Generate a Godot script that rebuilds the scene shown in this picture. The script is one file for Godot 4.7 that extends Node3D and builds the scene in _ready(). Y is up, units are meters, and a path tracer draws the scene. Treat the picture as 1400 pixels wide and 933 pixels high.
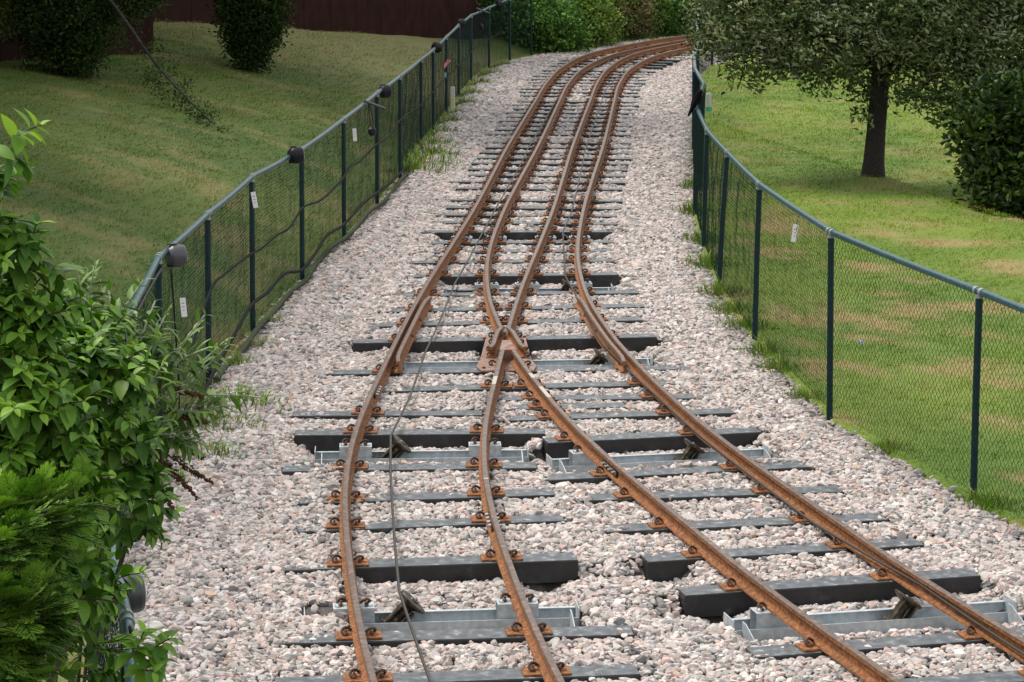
extends Node3D
# A narrow-gauge incline seen from a footbridge: two interlaced tracks meet at a crossing frog,
# pale granite ballast, black recycled sleepers, chain-link fences, mown banks, shrubs and trees.
# Layout is kept in the plane of the incline: X to the right, Y up from the rail heads, D metres ahead.

const SLOPE := 0.1117
const SLEEPER_TOP := -0.125
var ramp := Basis(Vector3(1, 0, 0), SLOPE)
var rng := RandomNumberGenerator.new()
var noise := FastNoiseLite.new()
var M := {}
var taken := {}
var sleepers := []      # {c, along, half}
var buckets := {}
var frames := []        # excavated pits round the roller frames
var tall_front := []

# centre lines of the two interlaced tracks
var line_a := PackedVector2Array([Vector2(8, .80), Vector2(10, .42), Vector2(12, .04), Vector2(13, -.148), Vector2(14, -.293), Vector2(15, -.413), Vector2(16, -.516), Vector2(17, -.605), Vector2(18, -.672), Vector2(19, -.707), Vector2(20, -.71), Vector2(21, -.685), Vector2(22, -.643), Vector2(24, -.555), Vector2(26, -.453), Vector2(28, -.326), Vector2(30, -.184), Vector2(33, .017), Vector2(36, .187), Vector2(40, .408), Vector2(44, .66), Vector2(48, .92), Vector2(52, 1.18), Vector2(56, 1.57), Vector2(60, 2.31), Vector2(64, 3.84), Vector2(66, 4.98), Vector2(68, 6.5), Vector2(70, 8.5), Vector2(72, 11.2), Vector2(74, 14.6), Vector2(76, 19.0)])
var line_b := PackedVector2Array([Vector2(8, 4.3), Vector2(10, 3.68), Vector2(12, 3.08), Vector2(13, 2.78), Vector2(14, 2.49), Vector2(15, 2.2), Vector2(16, 1.93), Vector2(17, 1.69), Vector2(18, 1.453), Vector2(19, 1.225), Vector2(20, 1.02), Vector2(21, .843), Vector2(22, .69), Vector2(23, .556), Vector2(24, .44), Vector2(26, .281), Vector2(28, .227), Vector2(30, .259), Vector2(33, .402), Vector2(36, .596), Vector2(40, .872), Vector2(44, 1.12), Vector2(48, 1.36), Vector2(52, 1.62), Vector2(56, 2.06), Vector2(60, 2.92), Vector2(64, 4.58), Vector2(66, 5.76), Vector2(68, 7.3), Vector2(70, 9.3), Vector2(72, 12.0), Vector2(74, 15.4), Vector2(76, 19.8)])
var fence_l := PackedVector2Array([Vector2(-4, -.9), Vector2(6, -.9), Vector2(9.4, -1.38), Vector2(10.65, -1.68), Vector2(13.2, -2.2), Vector2(16.5, -2.55), Vector2(19.56, -2.68), Vector2(22.39, -2.63), Vector2(25.09, -2.51), Vector2(28.14, -2.27), Vector2(31.2, -2.01), Vector2(34.51, -1.78), Vector2(37.43, -1.6), Vector2(41.9, -1.46), Vector2(44.4, -1.33), Vector2(47.35, -1.18), Vector2(50.45, -1.02), Vector2(54.2, -.84), Vector2(57.6, -.5), Vector2(59.8, -.05), Vector2(61.3, .45), Vector2(63.2, 1.7), Vector2(65.8, 2.7), Vector2(67.4, 3.7), Vector2(69.1, 4.9), Vector2(72, 8.2), Vector2(75, 13), Vector2(80, 24), Vector2(100, 60)])
var fence_r := PackedVector2Array([Vector2(-4, 8.2), Vector2(8, 6.2), Vector2(12, 5.0), Vector2(15.5, 4.0), Vector2(18.28, 3.29), Vector2(21.08, 2.6), Vector2(24.58, 2.3), Vector2(27.75, 2.2), Vector2(30.65, 2.25), Vector2(33.57, 2.35), Vector2(36.2, 2.6), Vector2(39.2, 2.73), Vector2(41.2, 2.85), Vector2(45.3, 3.2), Vector2(49.3, 3.46), Vector2(54.4, 3.85), Vector2(58, 4.4), Vector2(62, 5.6), Vector2(66, 7.9), Vector2(69, 10.6), Vector2(72, 14.6), Vector2(75, 20), Vector2(80, 31), Vector2(100, 70)])

func P(x: float, y: float, d: float) -> Vector3:
	return ramp * Vector3(x, y, -d)

func lerp_line(l: PackedVector2Array, d: float) -> float:      # smooth: Catmull-Rom in D
	var n := l.size()
	if d <= l[0].x: return l[0].y
	if d >= l[n - 1].x: return l[n - 1].y
	var lo := 0
	var hi := n - 1
	while hi - lo > 1:
		var mid := (lo + hi) / 2
		if l[mid].x <= d: lo = mid
		else: hi = mid
	var p1 := l[lo]
	var p2 := l[hi]
	var h := p2.x - p1.x
	var m1 := (p2.y - l[maxi(lo - 1, 0)].y) / maxf(p2.x - l[maxi(lo - 1, 0)].x, .01)
	var m2 := (l[mini(hi + 1, n - 1)].y - p1.y) / maxf(l[mini(hi + 1, n - 1)].x - p1.x, .01)
	var t := (d - p1.x) / h
	var t2 := t * t
	var t3 := t2 * t
	return (2 * t3 - 3 * t2 + 1) * p1.y + (t3 - 2 * t2 + t) * h * m1 + (-2 * t3 + 3 * t2) * p2.y + (t3 - t2) * h * m2

func flat_line(l: PackedVector2Array, d: float) -> float:
	var n := l.size()
	if d <= l[0].x: return l[0].y
	if d >= l[n - 1].x: return l[n - 1].y
	var lo := 0
	var hi := n - 1
	while hi - lo > 1:
		var mid := (lo + hi) / 2
		if l[mid].x <= d: lo = mid
		else: hi = mid
	return lerpf(l[lo].y, l[hi].y, (d - l[lo].x) / (l[hi].x - l[lo].x))

func side_point(l: PackedVector2Array, d: float, off: float) -> Vector2:   # (X, D) beside a centre line
	var t := Vector2(lerp_line(l, d + .2) - lerp_line(l, d - .2), .4).normalized()
	return Vector2(lerp_line(l, d), d) + Vector2(t.y, -t.x) * off

# ------------------------------------------------------------------ naming and tagging
func numbered(called: String) -> String:
	if not taken.has(called):
		taken[called] = 0
		return called
	taken[called] += 1
	return "%s_%03d" % [called, taken[called]]

func tag(o: Node, label: String, category := "", group := "", kind := "") -> Node:
	if label: o.set_meta("label", label)
	if category: o.set_meta("category", category)
	if group: o.set_meta("group", group)
	if kind: o.set_meta("kind", kind)
	return o

func thing(called: String, at: Transform3D, label := "", category := "", group := "") -> Node3D:
	var o := Node3D.new()
	o.name = numbered(called)
	o.transform = at
	add_child(o)
	tag(o, label, category, group)
	return o

func part(parent: Node, called: String, mesh: Mesh, mat: Material = null, at := Transform3D()) -> MeshInstance3D:
	var o := MeshInstance3D.new()
	o.mesh = mesh
	if mat: o.material_override = mat
	o.transform = at
	if parent == self:
		o.name = numbered(called)
		add_child(o)
	else:
		var k := called
		var i := 0
		while parent.has_node(NodePath(k)):
			i += 1
			k = "%s_%03d" % [called, i]
		o.name = k
		parent.add_child(o)
	return o

func copies(parent: Node, called: String, mesh: Mesh, mat: Material, where: Array, tint: Array) -> MultiMeshInstance3D:
	var mm := MultiMesh.new()
	mm.transform_format = MultiMesh.TRANSFORM_3D
	mm.use_colors = true
	mm.mesh = mesh
	mm.instance_count = where.size()
	for i in where.size():
		mm.set_instance_transform(i, where[i])
		mm.set_instance_color(i, tint[i])
	var o := MultiMeshInstance3D.new()
	o.multimesh = mm
	o.material_override = mat
	if parent == self:
		o.name = numbered(called)
	else:
		var k := called
		var i := 0
		while parent.has_node(NodePath(k)):
			i += 1
			k = "%s_%03d" % [called, i]
		o.name = k
	parent.add_child(o)
	o.set_meta("kind", "stuff")
	return o

# ------------------------------------------------------------------ mesh building
class MB:
	var v := PackedVector3Array()
	var n := PackedVector3Array()
	var c := PackedColorArray()
	var ix := PackedInt32Array()
	var col := Color(1, 1, 1)

	func face(pts: Array, outward: Vector3) -> void:           # a flat convex face, turned to look outward
		var nn: Vector3 = (pts[1] - pts[0]).cross(pts[2] - pts[0]).normalized()
		var k := v.size()
		var flip := nn.dot(outward) < 0.0
		if flip: nn = -nn
		for p in pts:
			v.append(p)
			n.append(nn)
			c.append(col)
		for i in range(1, pts.size() - 1):
			if flip: ix.append_array(PackedInt32Array([k, k + i, k + i + 1]))
			else: ix.append_array(PackedInt32Array([k, k + i + 1, k + i]))

	func box(at: Transform3D, size: Vector3, ch := 0.004) -> void:
		var h := size * .5
		ch = minf(ch, minf(h.x, minf(h.y, h.z)) * .6)
		var X := {}
		for sx in [-1, 1]:
			for sy in [-1, 1]:
				for sz in [-1, 1]:
					X[[sx, sy, sz]] = [at * Vector3(sx * h.x, sy * (h.y - ch), sz * (h.z - ch)), at * Vector3(sx * (h.x - ch), sy * h.y, sz * (h.z - ch)), at * Vector3(sx * (h.x - ch), sy * (h.y - ch), sz * h.z)]
		var o := at.origin
		for s in [-1, 1]:
			face([X[[s, -1, -1]][0], X[[s, 1, -1]][0], X[[s, 1, 1]][0], X[[s, -1, 1]][0]], at.basis.x * s)
			face([X[[-1, s, -1]][1], X[[1, s, -1]][1], X[[1, s, 1]][1], X[[-1, s, 1]][1]], at.basis.y * s)
			face([X[[-1, -1, s]][2], X[[1, -1, s]][2], X[[1, 1, s]][2], X[[-1, 1, s]][2]], at.basis.z * s)
			for r in [-1, 1]:
				face([X[[s, r, -1]][0], X[[s, r, 1]][0], X[[s, r, 1]][1], X[[s, r, -1]][1]], at.basis * Vector3(s, r, 0))
				face([X[[s, -1, r]][0], X[[s, 1, r]][0], X[[s, 1, r]][2], X[[s, -1, r]][2]], at.basis * Vector3(s, 0, r))
				face([X[[-1, s, r]][1], X[[1, s, r]][1], X[[1, s, r]][2], X[[-1, s, r]][2]], at.basis * Vector3(0, s, r))
				for q in [-1, 1]:
					face([X[[s, r, q]][0], X[[s, r, q]][1], X[[s, r, q]][2]], at.basis * Vector3(s, r, q))

	func tube(pts: Array, radii, sides := 8, caps := true, flatten := 1.0) -> void:
		var m := pts.size()
		var up := Vector3(0, 1, 0)
		var last := Vector3.ZERO
		var k0 := v.size()
		for i in m:
			var t: Vector3 = (pts[mini(i + 1, m - 1)] - pts[maxi(i - 1, 0)]).normalized()
			if i == 0:
				if absf(t.dot(up)) > .9: up = Vector3(1, 0, 0)
				last = t.cross(up).normalized()
			var a := (last - t * last.dot(t)).normalized()
			last = a
			var b := t.cross(a)
			var r: float = radii if radii is float else radii[i]
			for j in sides:
				var q := TAU * j / sides
				var dir := a * cos(q) + b * sin(q) * flatten
				v.append(pts[i] + dir * r)
				n.append((a * cos(q) + b * sin(q) / maxf(flatten, .2)).normalized())
				c.append(col)
		for i in m - 1:
			for j in sides:
				var p := k0 + i * sides + j
				var q := k0 + i * sides + (j + 1) % sides
				ix.append_array(PackedInt32Array([p, p + sides, q, q, p + sides, q + sides]))
		if caps:
			for e in [0, m - 1]:
				var ring := []
				for j in sides: ring.append(v[k0 + e * sides + j])
				face(ring, (pts[0] - pts[1]) if e == 0 else (pts[m - 1] - pts[m - 2]))

	func lathe(profile: Array, seg: int, at: Transform3D) -> void:      # profile of Vector2(radius, height), flat per ring, smooth round
		for i in profile.size() - 1:
			var p: Vector2 = profile[i]
			var q: Vector2 = profile[i + 1]
			var e := (q - p).normalized()
			var k := v.size()
			for j in seg + 1:
				var a := TAU * j / seg
				var d := Vector3(cos(a), 0, sin(a))
				v.append(at * (d * p.x + Vector3(0, p.y, 0)))
				v.append(at * (d * q.x + Vector3(0, q.y, 0)))
				var nn := (at.basis * (d * e.y - Vector3(0, e.x, 0))).normalized()
				n.append(nn)
				n.append(nn)
				c.append(col)
				c.append(col)
			for j in seg:
				var s := k + j * 2
				ix.append_array(PackedInt32Array([s, s + 2, s + 1, s + 2, s + 3, s + 1]))

	func prism(poly: PackedVector2Array, y0: float, y1: float, at: Transform3D) -> void:   # polygon in X/Z, from y0 up to y1
		var t := Geometry2D.triangulate_polygon(poly)
		for s in [0, 1]:
			var y := y1 if s == 1 else y0
			for i in range(0, t.size(), 3):
				face([at * Vector3(poly[t[i]].x, y, poly[t[i]].y), at * Vector3(poly[t[i + 1]].x, y, poly[t[i + 1]].y), at * Vector3(poly[t[i + 2]].x, y, poly[t[i + 2]].y)], at.basis.y * (1 if s == 1 else -1))
		var turn := 1.0 if Geometry2D.is_polygon_clockwise(poly) else -1.0
		for i in poly.size():
			var a := poly[i]
			var b := poly[(i + 1) % poly.size()]
			var e := (b - a)
			face([at * Vector3(a.x, y0, a.y), at * Vector3(b.x, y0, b.y), at * Vector3(b.x, y1, b.y), at * Vector3(a.x, y1, a.y)], at.basis * (Vector3(-e.y, 0, e.x) * turn))

	func add_to(m: ArrayMesh, mat: Material) -> void:
		var a := []
		a.resize(Mesh.ARRAY_MAX)
		a[Mesh.ARRAY_VERTEX] = v
		a[Mesh.ARRAY_NORMAL] = n
		a[Mesh.ARRAY_COLOR] = c
		a[Mesh.ARRAY_INDEX] = ix
		m.add_surface_from_arrays(Mesh.PRIMITIVE_TRIANGLES, a)
		m.surface_set_material(m.get_surface_count() - 1, mat)

	func mesh(mat: Material = null) -> ArrayMesh:
		var m := ArrayMesh.new()
		add_to(m, mat)
		return m

func tf(x: float, y: float, z: float, b := Basis()) -> Transform3D:
	return Transform3D(b, Vector3(x, y, z))

# ------------------------------------------------------------------ materials
func noise_tex(stops: Array, freq: float, seed_: int, kind := FastNoiseLite.TYPE_SIMPLEX_SMOOTH, octaves := 5, size := 512) -> NoiseTexture2D:
	var f := FastNoiseLite.new()
	f.noise_type = kind
	f.frequency = freq
	f.seed = seed_
	f.fractal_octaves = octaves
	f.fractal_gain = .55
	var t := NoiseTexture2D.new()
	t.width = size
	t.height = size
	t.seamless = true
	t.noise = f
	if stops.size():
		var g := Gradient.new()
		var offs := PackedFloat32Array()
		var cols := PackedColorArray()
		for s in stops:
			offs.append(s[0])
			cols.append((s[1] as Color).linear_to_srgb())
		g.offsets = offs
		g.colors = cols
		t.color_ramp = g
	return t

func mat(called: String, color: Color, rough := .8, metal := 0.0) -> StandardMaterial3D:
	var m := StandardMaterial3D.new()
	m.resource_name = called
	m.albedo_color = color.linear_to_srgb()
	m.roughness = rough
	m.metallic = metal
	M[called] = m
	return m

func worn(m: StandardMaterial3D, tex: Texture2D, scale: Vector3, bump: Texture2D = null, depth := 0.0, detail: Texture2D = null) -> StandardMaterial3D:
	m.albedo_texture = tex
	m.uv1_triplanar = true
	m.uv1_world_triplanar = true
	m.uv1_scale = scale
	if bump:
		m.heightmap_enabled = true
		m.heightmap_texture = bump
		m.heightmap_scale = depth
	return m

func L(r: float, g: float, b: float) -> Color:
	return Color(r, g, b)

func make_materials() -> void:
	var grain := noise_tex([], .03, 11, FastNoiseLite.TYPE_SIMPLEX_SMOOTH, 6)
	var fine := noise_tex([], .12, 12, FastNoiseLite.TYPE_SIMPLEX_SMOOTH, 4)
	var rust := noise_tex([[0.0, L(.045, .017, .008)], [.36, L(.13, .048, .016)], [.58, L(.25, .092, .026)], [.8, L(.33, .14, .045)], [1.0, L(.40, .22, .10)]], .028, 3)
	worn(mat("rust", L(1, 1, 1), .85), rust, Vector3(1.6, 1.6, 1.6), fine, .15)
	var dull := noise_tex([[0.0, L(.02, .009, .006)], [.45, L(.055, .022, .012)], [.7, L(.11, .045, .02)], [1.0, L(.20, .085, .035)]], .02, 5)
	worn(mat("clip_rust", L(1, 1, 1), .75), dull, Vector3(5, 5, 5))
	var tread := noise_tex([[0.0, L(.055, .030, .021)], [.45, L(.110, .066, .047)], [.7, L(.155, .102, .077)], [1.0, L(.34, .27, .22)]], .02, 8)
	worn(mat("rail_tread", L(1, 1, 1), .40, .3), tread, Vector3(1.4, 1.4, 1.4))
	var black := noise_tex([[0.0, L(.006, .006, .007)], [.55, L(.011, .0115, .013)], [.8, L(.022, .023, .026)], [1.0, L(.08, .08, .08)]], .01, 21, FastNoiseLite.TYPE_SIMPLEX_SMOOTH, 6)
	var dimple := noise_tex([], .035, 33, FastNoiseLite.TYPE_CELLULAR, 1)
	var sl := worn(mat("sleeper_plastic", L(1, 1, 1), .5), black, Vector3(1.1, 1.1, 1.1), dimple, .25)
	sl.metallic_specular = .5
	var dusty := noise_tex([[0.0, L(.03, .033, .038)], [.40, L(.062, .069, .078)], [.62, L(.085, .094, .105)], [.76, L(.13, .14, .15)], [.88, L(.24, .245, .25)], [1.0, L(.42, .42, .42)]], .012, 22, FastNoiseLite.TYPE_SIMPLEX_SMOOTH, 6)
	worn(mat("sleeper_top", L(1, 1, 1), .48), dusty, Vector3(1.7, 1.7, 1.7), fine, .1)
	var zinc := noise_tex([[0.0, L(.30, .33, .36)], [.5, L(.42, .46, .49)], [1.0, L(.58, .62, .64)]], .02, 41)
	worn(mat("zinc", L(1, 1, 1), .5, .35), zinc, Vector3(1.5, 1.5, 1.5))
	var grease := noise_tex([[0.0, L(.012, .009, .007)], [.55, L(.045, .033, .022)], [.75, L(.13, .10, .06)], [1.0, L(.3, .25, .17)]], .012, 43)
	worn(mat("grease_steel", L(1, 1, 1), .4, .3), grease, Vector3(3, 3, 3))
	worn(mat("rope", L(1, 1, 1), .5, .3), noise_tex([[0.0, L(.018, .015, .013)], [1.0, L(.06, .05, .042)]], .03, 44), Vector3(4, 4, 4))
	mat("bolt", L(.62, .63, .64), .25, .9)
	worn(mat("frog_steel", L(1, 1, 1), .7, .1), noise_tex([[0.0, L(.10, .045, .025)], [.4, L(.22, .10, .05)], [.6, L(.20, .14, .13)], [1.0, L(.30, .24, .23)]], .009, 46), Vector3(2, 2, 2))
	# ballast
	var st := mat("granite", L(1, 1, 1), .85)
	st.vertex_color_use_as_albedo = true
	worn(st, noise_tex([[0.0, L(.62, .60, .60)], [.5, L(.9, .9, .9)], [1.0, L(1, 1, 1)]], .03, 51), Vector3(9, 9, 9))
	worn(mat("ballast_dust", L(1, 1, 1), .95), noise_tex([[0.0, L(.10, .088, .08)], [.5, L(.2, .18, .17)], [1.0, L(.32, .29, .28)]], .05, 52), Vector3(3, 3, 3), fine, 3.0)
	# lawn
	var lawn := mat("lawn", L(1, 1, 1), .9)
	worn(lawn, noise_tex([[0.0, L(.42, .44, .40)], [.5, L(.78, .8, .76)], [1.0, L(1, 1, 1)]], .05, 61, FastNoiseLite.TYPE_SIMPLEX_SMOOTH, 6, 1024), Vector3(.55, .7, .8), fine, 2.0)
	lawn.vertex_color_use_as_albedo = true
	var blade := mat("blade", L(1, 1, 1), .6)
	blade.vertex_color_use_as_albedo = true
	blade.backlight_enabled = true
	blade.backlight = Color(.45, .55, .25)
	var leaf := mat("leaf", L(1, 1, 1), .52)
	leaf.vertex_color_use_as_albedo = true
	leaf.backlight_enabled = true
	leaf.backlight = Color(.5, .62, .2)
	var tough := mat("tough_leaf", L(1, 1, 1), .5)
	tough.vertex_color_use_as_albedo = true
	tough.backlight_enabled = true
	tough.backlight = Color(.2, .25, .1)
	worn(mat("bark", L(1, 1, 1), .9), noise_tex([[0.0, L(.010, .008, .007)], [.5, L(.028, .022, .019)], [1.0, L(.07, .058, .05)]], .03, 71), Vector3(4, 1.2, 4), grain, 2.0)
	leaf.metallic_specular = .35
	tough.metallic_specular = .2
	blade.metallic_specular = .2
	mat("twig", L(.05, .036, .022), .8)
	mat("pale_twig", L(.32, .34, .26), .8)
	# fences
	worn(mat("fence_paint", L(1, 1, 1), .45), noise_tex([[0.0, L(.002, .012, .015)], [.7, L(.004, .022, .027)], [.9, L(.008, .034, .040)], [.97, L(.05, .09, .09)], [1.0, L(.2, .23, .22)]], .02, 81), Vector3(2, 2, 2))
	M.fence_paint.metallic_specular = .3
	worn(mat("skylit_rail_paint", L(1, 1, 1), .4), noise_tex([[0.0, L(.008, .036, .042)], [.6, L(.014, .058, .066)], [.85, L(.03, .09, .098)], [.95, L(.14, .2, .2)], [1.0, L(.32, .36, .35)]], .02, 82), Vector3(2, 2, 2))  # top rails: paint lightened, sky reflection put into the colour
	mat("fence_wire", L(.006, .021, .019), .65)
	M.fence_wire.metallic_specular = .25
	worn(mat("worn_paint", L(1, 1, 1), .4), noise_tex([[0.0, L(.012, .05, .055)], [.6, L(.022, .075, .08)], [.8, L(.07, .15, .15)], [1.0, L(.3, .36, .34)]], .02, 83), Vector3(3, 3, 3))
	mat("clamp", L(.22, .25, .25), .5, .4)
	mat("black_plastic", L(.010, .010, .013), .45)
	M.black_plastic.metallic_specular = .3
	mat("grey_plastic", L(.045, .046, .055), .4)
	mat("lens", L(.22, .24, .27), .15)
	worn(mat("conduit", L(.95, .95, .95), .75), noise_tex([[0.0, L(.010, .010, .011)], [1.0, L(.034, .033, .036)]], .03, 84), Vector3(3, 3, 3))
	worn(mat("mossy_hose", L(1, 1, 1), .7), noise_tex([[0.0, L(.02, .024, .02)], [.5, L(.05, .06, .04)], [1.0, L(.10, .12, .055)]], .03, 85), Vector3(3, 3, 3))
	mat("tag_white", L(.72, .72, .75), .5)
	mat("cloudy_plastic", L(.30, .32, .27), .4)
	mat("ink", L(.05, .05, .06), .6)
	M.conduit.metallic_specular = .15
	M.mossy_hose.metallic_specular = .15
	mat("pink", L(.75, .22, .26), .6)
	mat("teal", L(.12, .32, .32), .5)
	mat("green_cap", L(.03, .22, .12), .4)
	mat("yellow", L(.62, .46, .03), .6)
	worn(mat("post_white", L(1, 1, 1), .7), noise_tex([[0.0, L(.3, .29, .26)], [1.0, L(.6, .58, .54)]], .02, 86), Vector3(3, 3, 3))
	worn(mat("brown_cladding", L(1, 1, 1), .8), noise_tex([[0.0, L(.018, .0085, .0075)], [.5, L(.028, .0130, .0112)], [.9, L(.036, .0175, .0150)], [1.0, L(.065, .040, .035)]], .01, 87), Vector3(.6, .25, .6))
	M.brown_cladding.metallic_specular = .12
	mat("feather", L(.006, .006, .008), .7)
	M.feather.metallic_specular = .15
	mat("beak", L(.012, .012, .012), .3)
	mat("dead_flower", L(.085, .036, .018), .9)
	mat("timber", L(.09, .06, .045), .9)
	mat("paint_scuff", L(.36, .34, .32), .7)
	mat("litter_blue", L(.25, .30, .42), .6)

# ------------------------------------------------------------------ ground
func bank(x: float, d: float) -> float:          # height of the lawns; the ballast corridor is sunk below the stones
	var xl := flat_line(fence_l, d)
	var xr := flat_line(fence_r, d)
	var y := -.14
	if x < xl - .2:
		var e := xl - .2 - x
		y += 2.3 * (1.0 - exp(-e * .32 / 2.3)) + .05 * noise.get_noise_2d(x * 14.0, d * 10.0)
	elif x > xr:
		var e := x - xr
		var q := (x - 5.34) * .977 + (d - 37.16) * .2131      # beyond the crease in front of the tree
		q = (d - (42.6 - (x - 4.15) * 4.2)) * .23
		y += (.06 * noise.get_noise_2d(x * 9.0 + 50.0, d * 7.0) - .24 * smoothstep(-.25, .35, q) * exp(-maxf(q, 0.0) / 3.5) + .05 * smoothstep(-2.5, -.2, q)) * smoothstep(0.0, .8, e)
	return y

func ground_y(x: float, d: float) -> float:
	var xl := flat_line(fence_l, d)
	var xr := flat_line(fence_r, d)
	var y := bank(x, d)
	var k := smoothstep(xl - .02, xl + .22, x) * (1.0 - smoothstep(xr - .22, xr + .02, x))
	return lerpf(y, -.55, k)

func grass_color(x: float, d: float) -> Color:     # green turf, combed with dry mown streaks; shade and sun tinted into left bank
	var u := x * .5 - d * .86
	var v := x * .86 + d * .5
	var patch := .8 * noise.get_noise_2d(u * 7.0 + 60.0, v * 17.0) + .72 * noise.get_noise_2d(x * 34.0, d * 20.0)
	var broad := noise.get_noise_2d(x * 6.0 - 40.0, d * 3.0)
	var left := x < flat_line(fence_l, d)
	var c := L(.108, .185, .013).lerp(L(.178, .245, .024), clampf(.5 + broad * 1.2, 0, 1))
	if left: c = L(.062, .110, .010).lerp(L(.115, .158, .022), clampf(.5 + broad * 1.2, 0, 1))  # left bank's shade is mixed into a darker, greener turf colour
	var dry := smoothstep(.16, .36, patch + (.10 * noise.get_noise_2d(x * 3.0, d * 2.0 + 9.0)))
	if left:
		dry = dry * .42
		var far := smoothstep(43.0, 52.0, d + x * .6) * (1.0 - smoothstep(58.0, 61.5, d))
		c = c.lerp(L(.36, .33, .15), far * .7)  # far top of the bank: drier grass, with sunlit brightness mixed in
	else: dry *= 1.0 - smoothstep(31.0, 38.0, d) * .6
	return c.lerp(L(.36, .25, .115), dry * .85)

func sheet(rows: Array, across: Callable, height: Callable, m: Material, turf := false) -> ArrayMesh:
	var v := PackedVector3Array()
	var c := PackedColorArray()
	var ix := PackedInt32Array()
	var w := 0
	for d in rows:
		var xs: Array = (across as Callable).call(d)
		w = xs.size()
		for x in xs:
			v.append(P(x, (height as Callable).call(x, d), d))
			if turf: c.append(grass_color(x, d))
	for r in rows.size() - 1:
		for k in w - 1:
			var a := r * w + k
			ix.append_array(PackedInt32Array([a, a + w, a + 1, a + 1, a + w, a + w + 1]))
	var n := PackedVector3Array()
	n.resize(v.size())
	for i in range(0, ix.size(), 3):
		var nn := (v[ix[i + 2]] - v[ix[i]]).cross(v[ix[i + 1]] - v[ix[i]])
		for k in 3: n[ix[i + k]] += nn
	for i in n.size(): n[i] = n[i].normalized() if n[i].y >= 0 else -n[i].normalized()
	var arr := []
	arr.resize(Mesh.ARRAY_MAX)
	arr[Mesh.ARRAY_VERTEX] = v
	arr[Mesh.ARRAY_NORMAL] = n
	if turf: arr[Mesh.ARRAY_COLOR] = c
	arr[Mesh.ARRAY_INDEX] = ix
	var mesh := ArrayMesh.new()
	mesh.add_surface_from_arrays(Mesh.PRIMITIVE_TRIANGLES, arr)
	mesh.surface_set_material(0, m)
	return mesh

func make_ground() -> void:
	var rows := []
	var d := -60.0
	while d < 420.0:
		rows.append(d)
		d += .35 if d > 7.0 and d < 70.0 else (1.0 if d > -4 and d < 90 else 15.0)
	var offs := [0.0, .1, .25, .45, .7, 1.0, 1.35, 1.75, 2.2, 2.7, 3.3, 4.0, 4.8, 5.7, 6.8, 8.2, 10.0, 13.0, 18.0, 28.0, 50.0, 100.0, 220.0]
	var across := func(dd: float) -> Array:
		var xl := flat_line(fence_l, dd)
		var xr := flat_line(fence_r, dd)
		var out := []
		for i in range(offs.size() - 1, -1, -1): out.append(xl - offs[i])
		out.append(xl + .12)
		out.append(xl + .25)
		out.append(xr - .25)
		out.append(xr - .12)
		for o in offs: out.append(xr + o)
		return out
	var high := func(x: float, dd: float) -> float: return ground_y(x, dd)
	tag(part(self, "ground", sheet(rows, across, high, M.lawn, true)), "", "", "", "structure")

# ------------------------------------------------------------------ ballast
func add_sleeper_record(c: Vector2, dir: Vector2, half: float, bury: float) -> void:
	var r := {"c": c, "dir": dir, "half": half, "bury": bury}
	sleepers.append(r)
	for k in range(int(c.y - 1.0), int(c.y + 1.0) + 1):
		if not buckets.has(k): buckets[k] = []
		buckets[k].append(r)

func ballast_y(x: float, d: float) -> float:      # level of the stones' tops
	var xl := flat_line(fence_l, d)
	var xr := flat_line(fence_r, d)
	var y := -.131 + .022 * noise.get_noise_2d(x * 60.0, d * 60.0) + .02 * noise.get_noise_2d(x * 11.0, d * 9.0)
	if d < 60.0:
		var la := lerp_line(line_a, d) - 1.0
		y += .05 * smoothstep(.1, .7, la - x) - .06 * smoothstep(.75, 1.6, la - x)
	y += -.05 * (1.0 - smoothstep(xl, xl + .35, x)) - .03 * smoothstep(xr - .35, xr, x)
	y -= .016 * smoothstep(31.5, 34.0, d)
	if d > 30.0 and d < 60.0:
		var ka := lerp_line(line_a, d)
		var kb := lerp_line(line_b, d)
		if (x > ka - .46 and x < kb - .54) or (x > ka + .54 and x < kb + .46): y -= .014
		if d > 55.0 and x > kb + .55 and x < kb + 1.15: y -= .05 * smoothstep(55.0, 58.0, d)
	for r in buckets.get(int(floor(d)), []):
		var q := Vector2(x, d) - (r.c as Vector2)
		var lx: float = q.dot(r.dir)
		if absf(lx) > r.half + .06: continue
		var lz: float = -q.dot(Vector2(-r.dir.y, r.dir.x))        # towards the camera
		if lz > .08 and lz < .30: y -= .016 * (1.0 - smoothstep(.12, .26, lz))
	for f in frames:
		var q := Vector2(x, d) - (f.c as Vector2)
		if q.length_squared() > 5.5: continue
		var lx: float = q.dot(f.dir)
		var lz: float = -q.dot(Vector2(-f.dir.y, f.dir.x))
		var k: float = smoothstep(f.pit - .12, f.pit + .05, lx) * (1.0 - smoothstep(f.x1 - .05, f.x1 + .12, lx))
		var back: float = f.back
		if k <= 0.0 or lz > .55 or lz < -back - .12: continue
		var pit := -.29
		if lz < -.10: pit = lerpf(-.225, -.20, smoothstep(-.1, -.1 - (back - .1) * .5, lz)) - .045 * smoothstep(-back + .25, -back, lz)
		y = lerpf(y, minf(y, pit), k * smoothstep(.55, .48, lz))
	for h in tall_front:
		var e := Vector2(x - h[0], d - h[1]).length()
		if e < h[2]: y -= h[3] * (1.0 - smoothstep(h[2] * .45, h[2], e))
	return y

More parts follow.
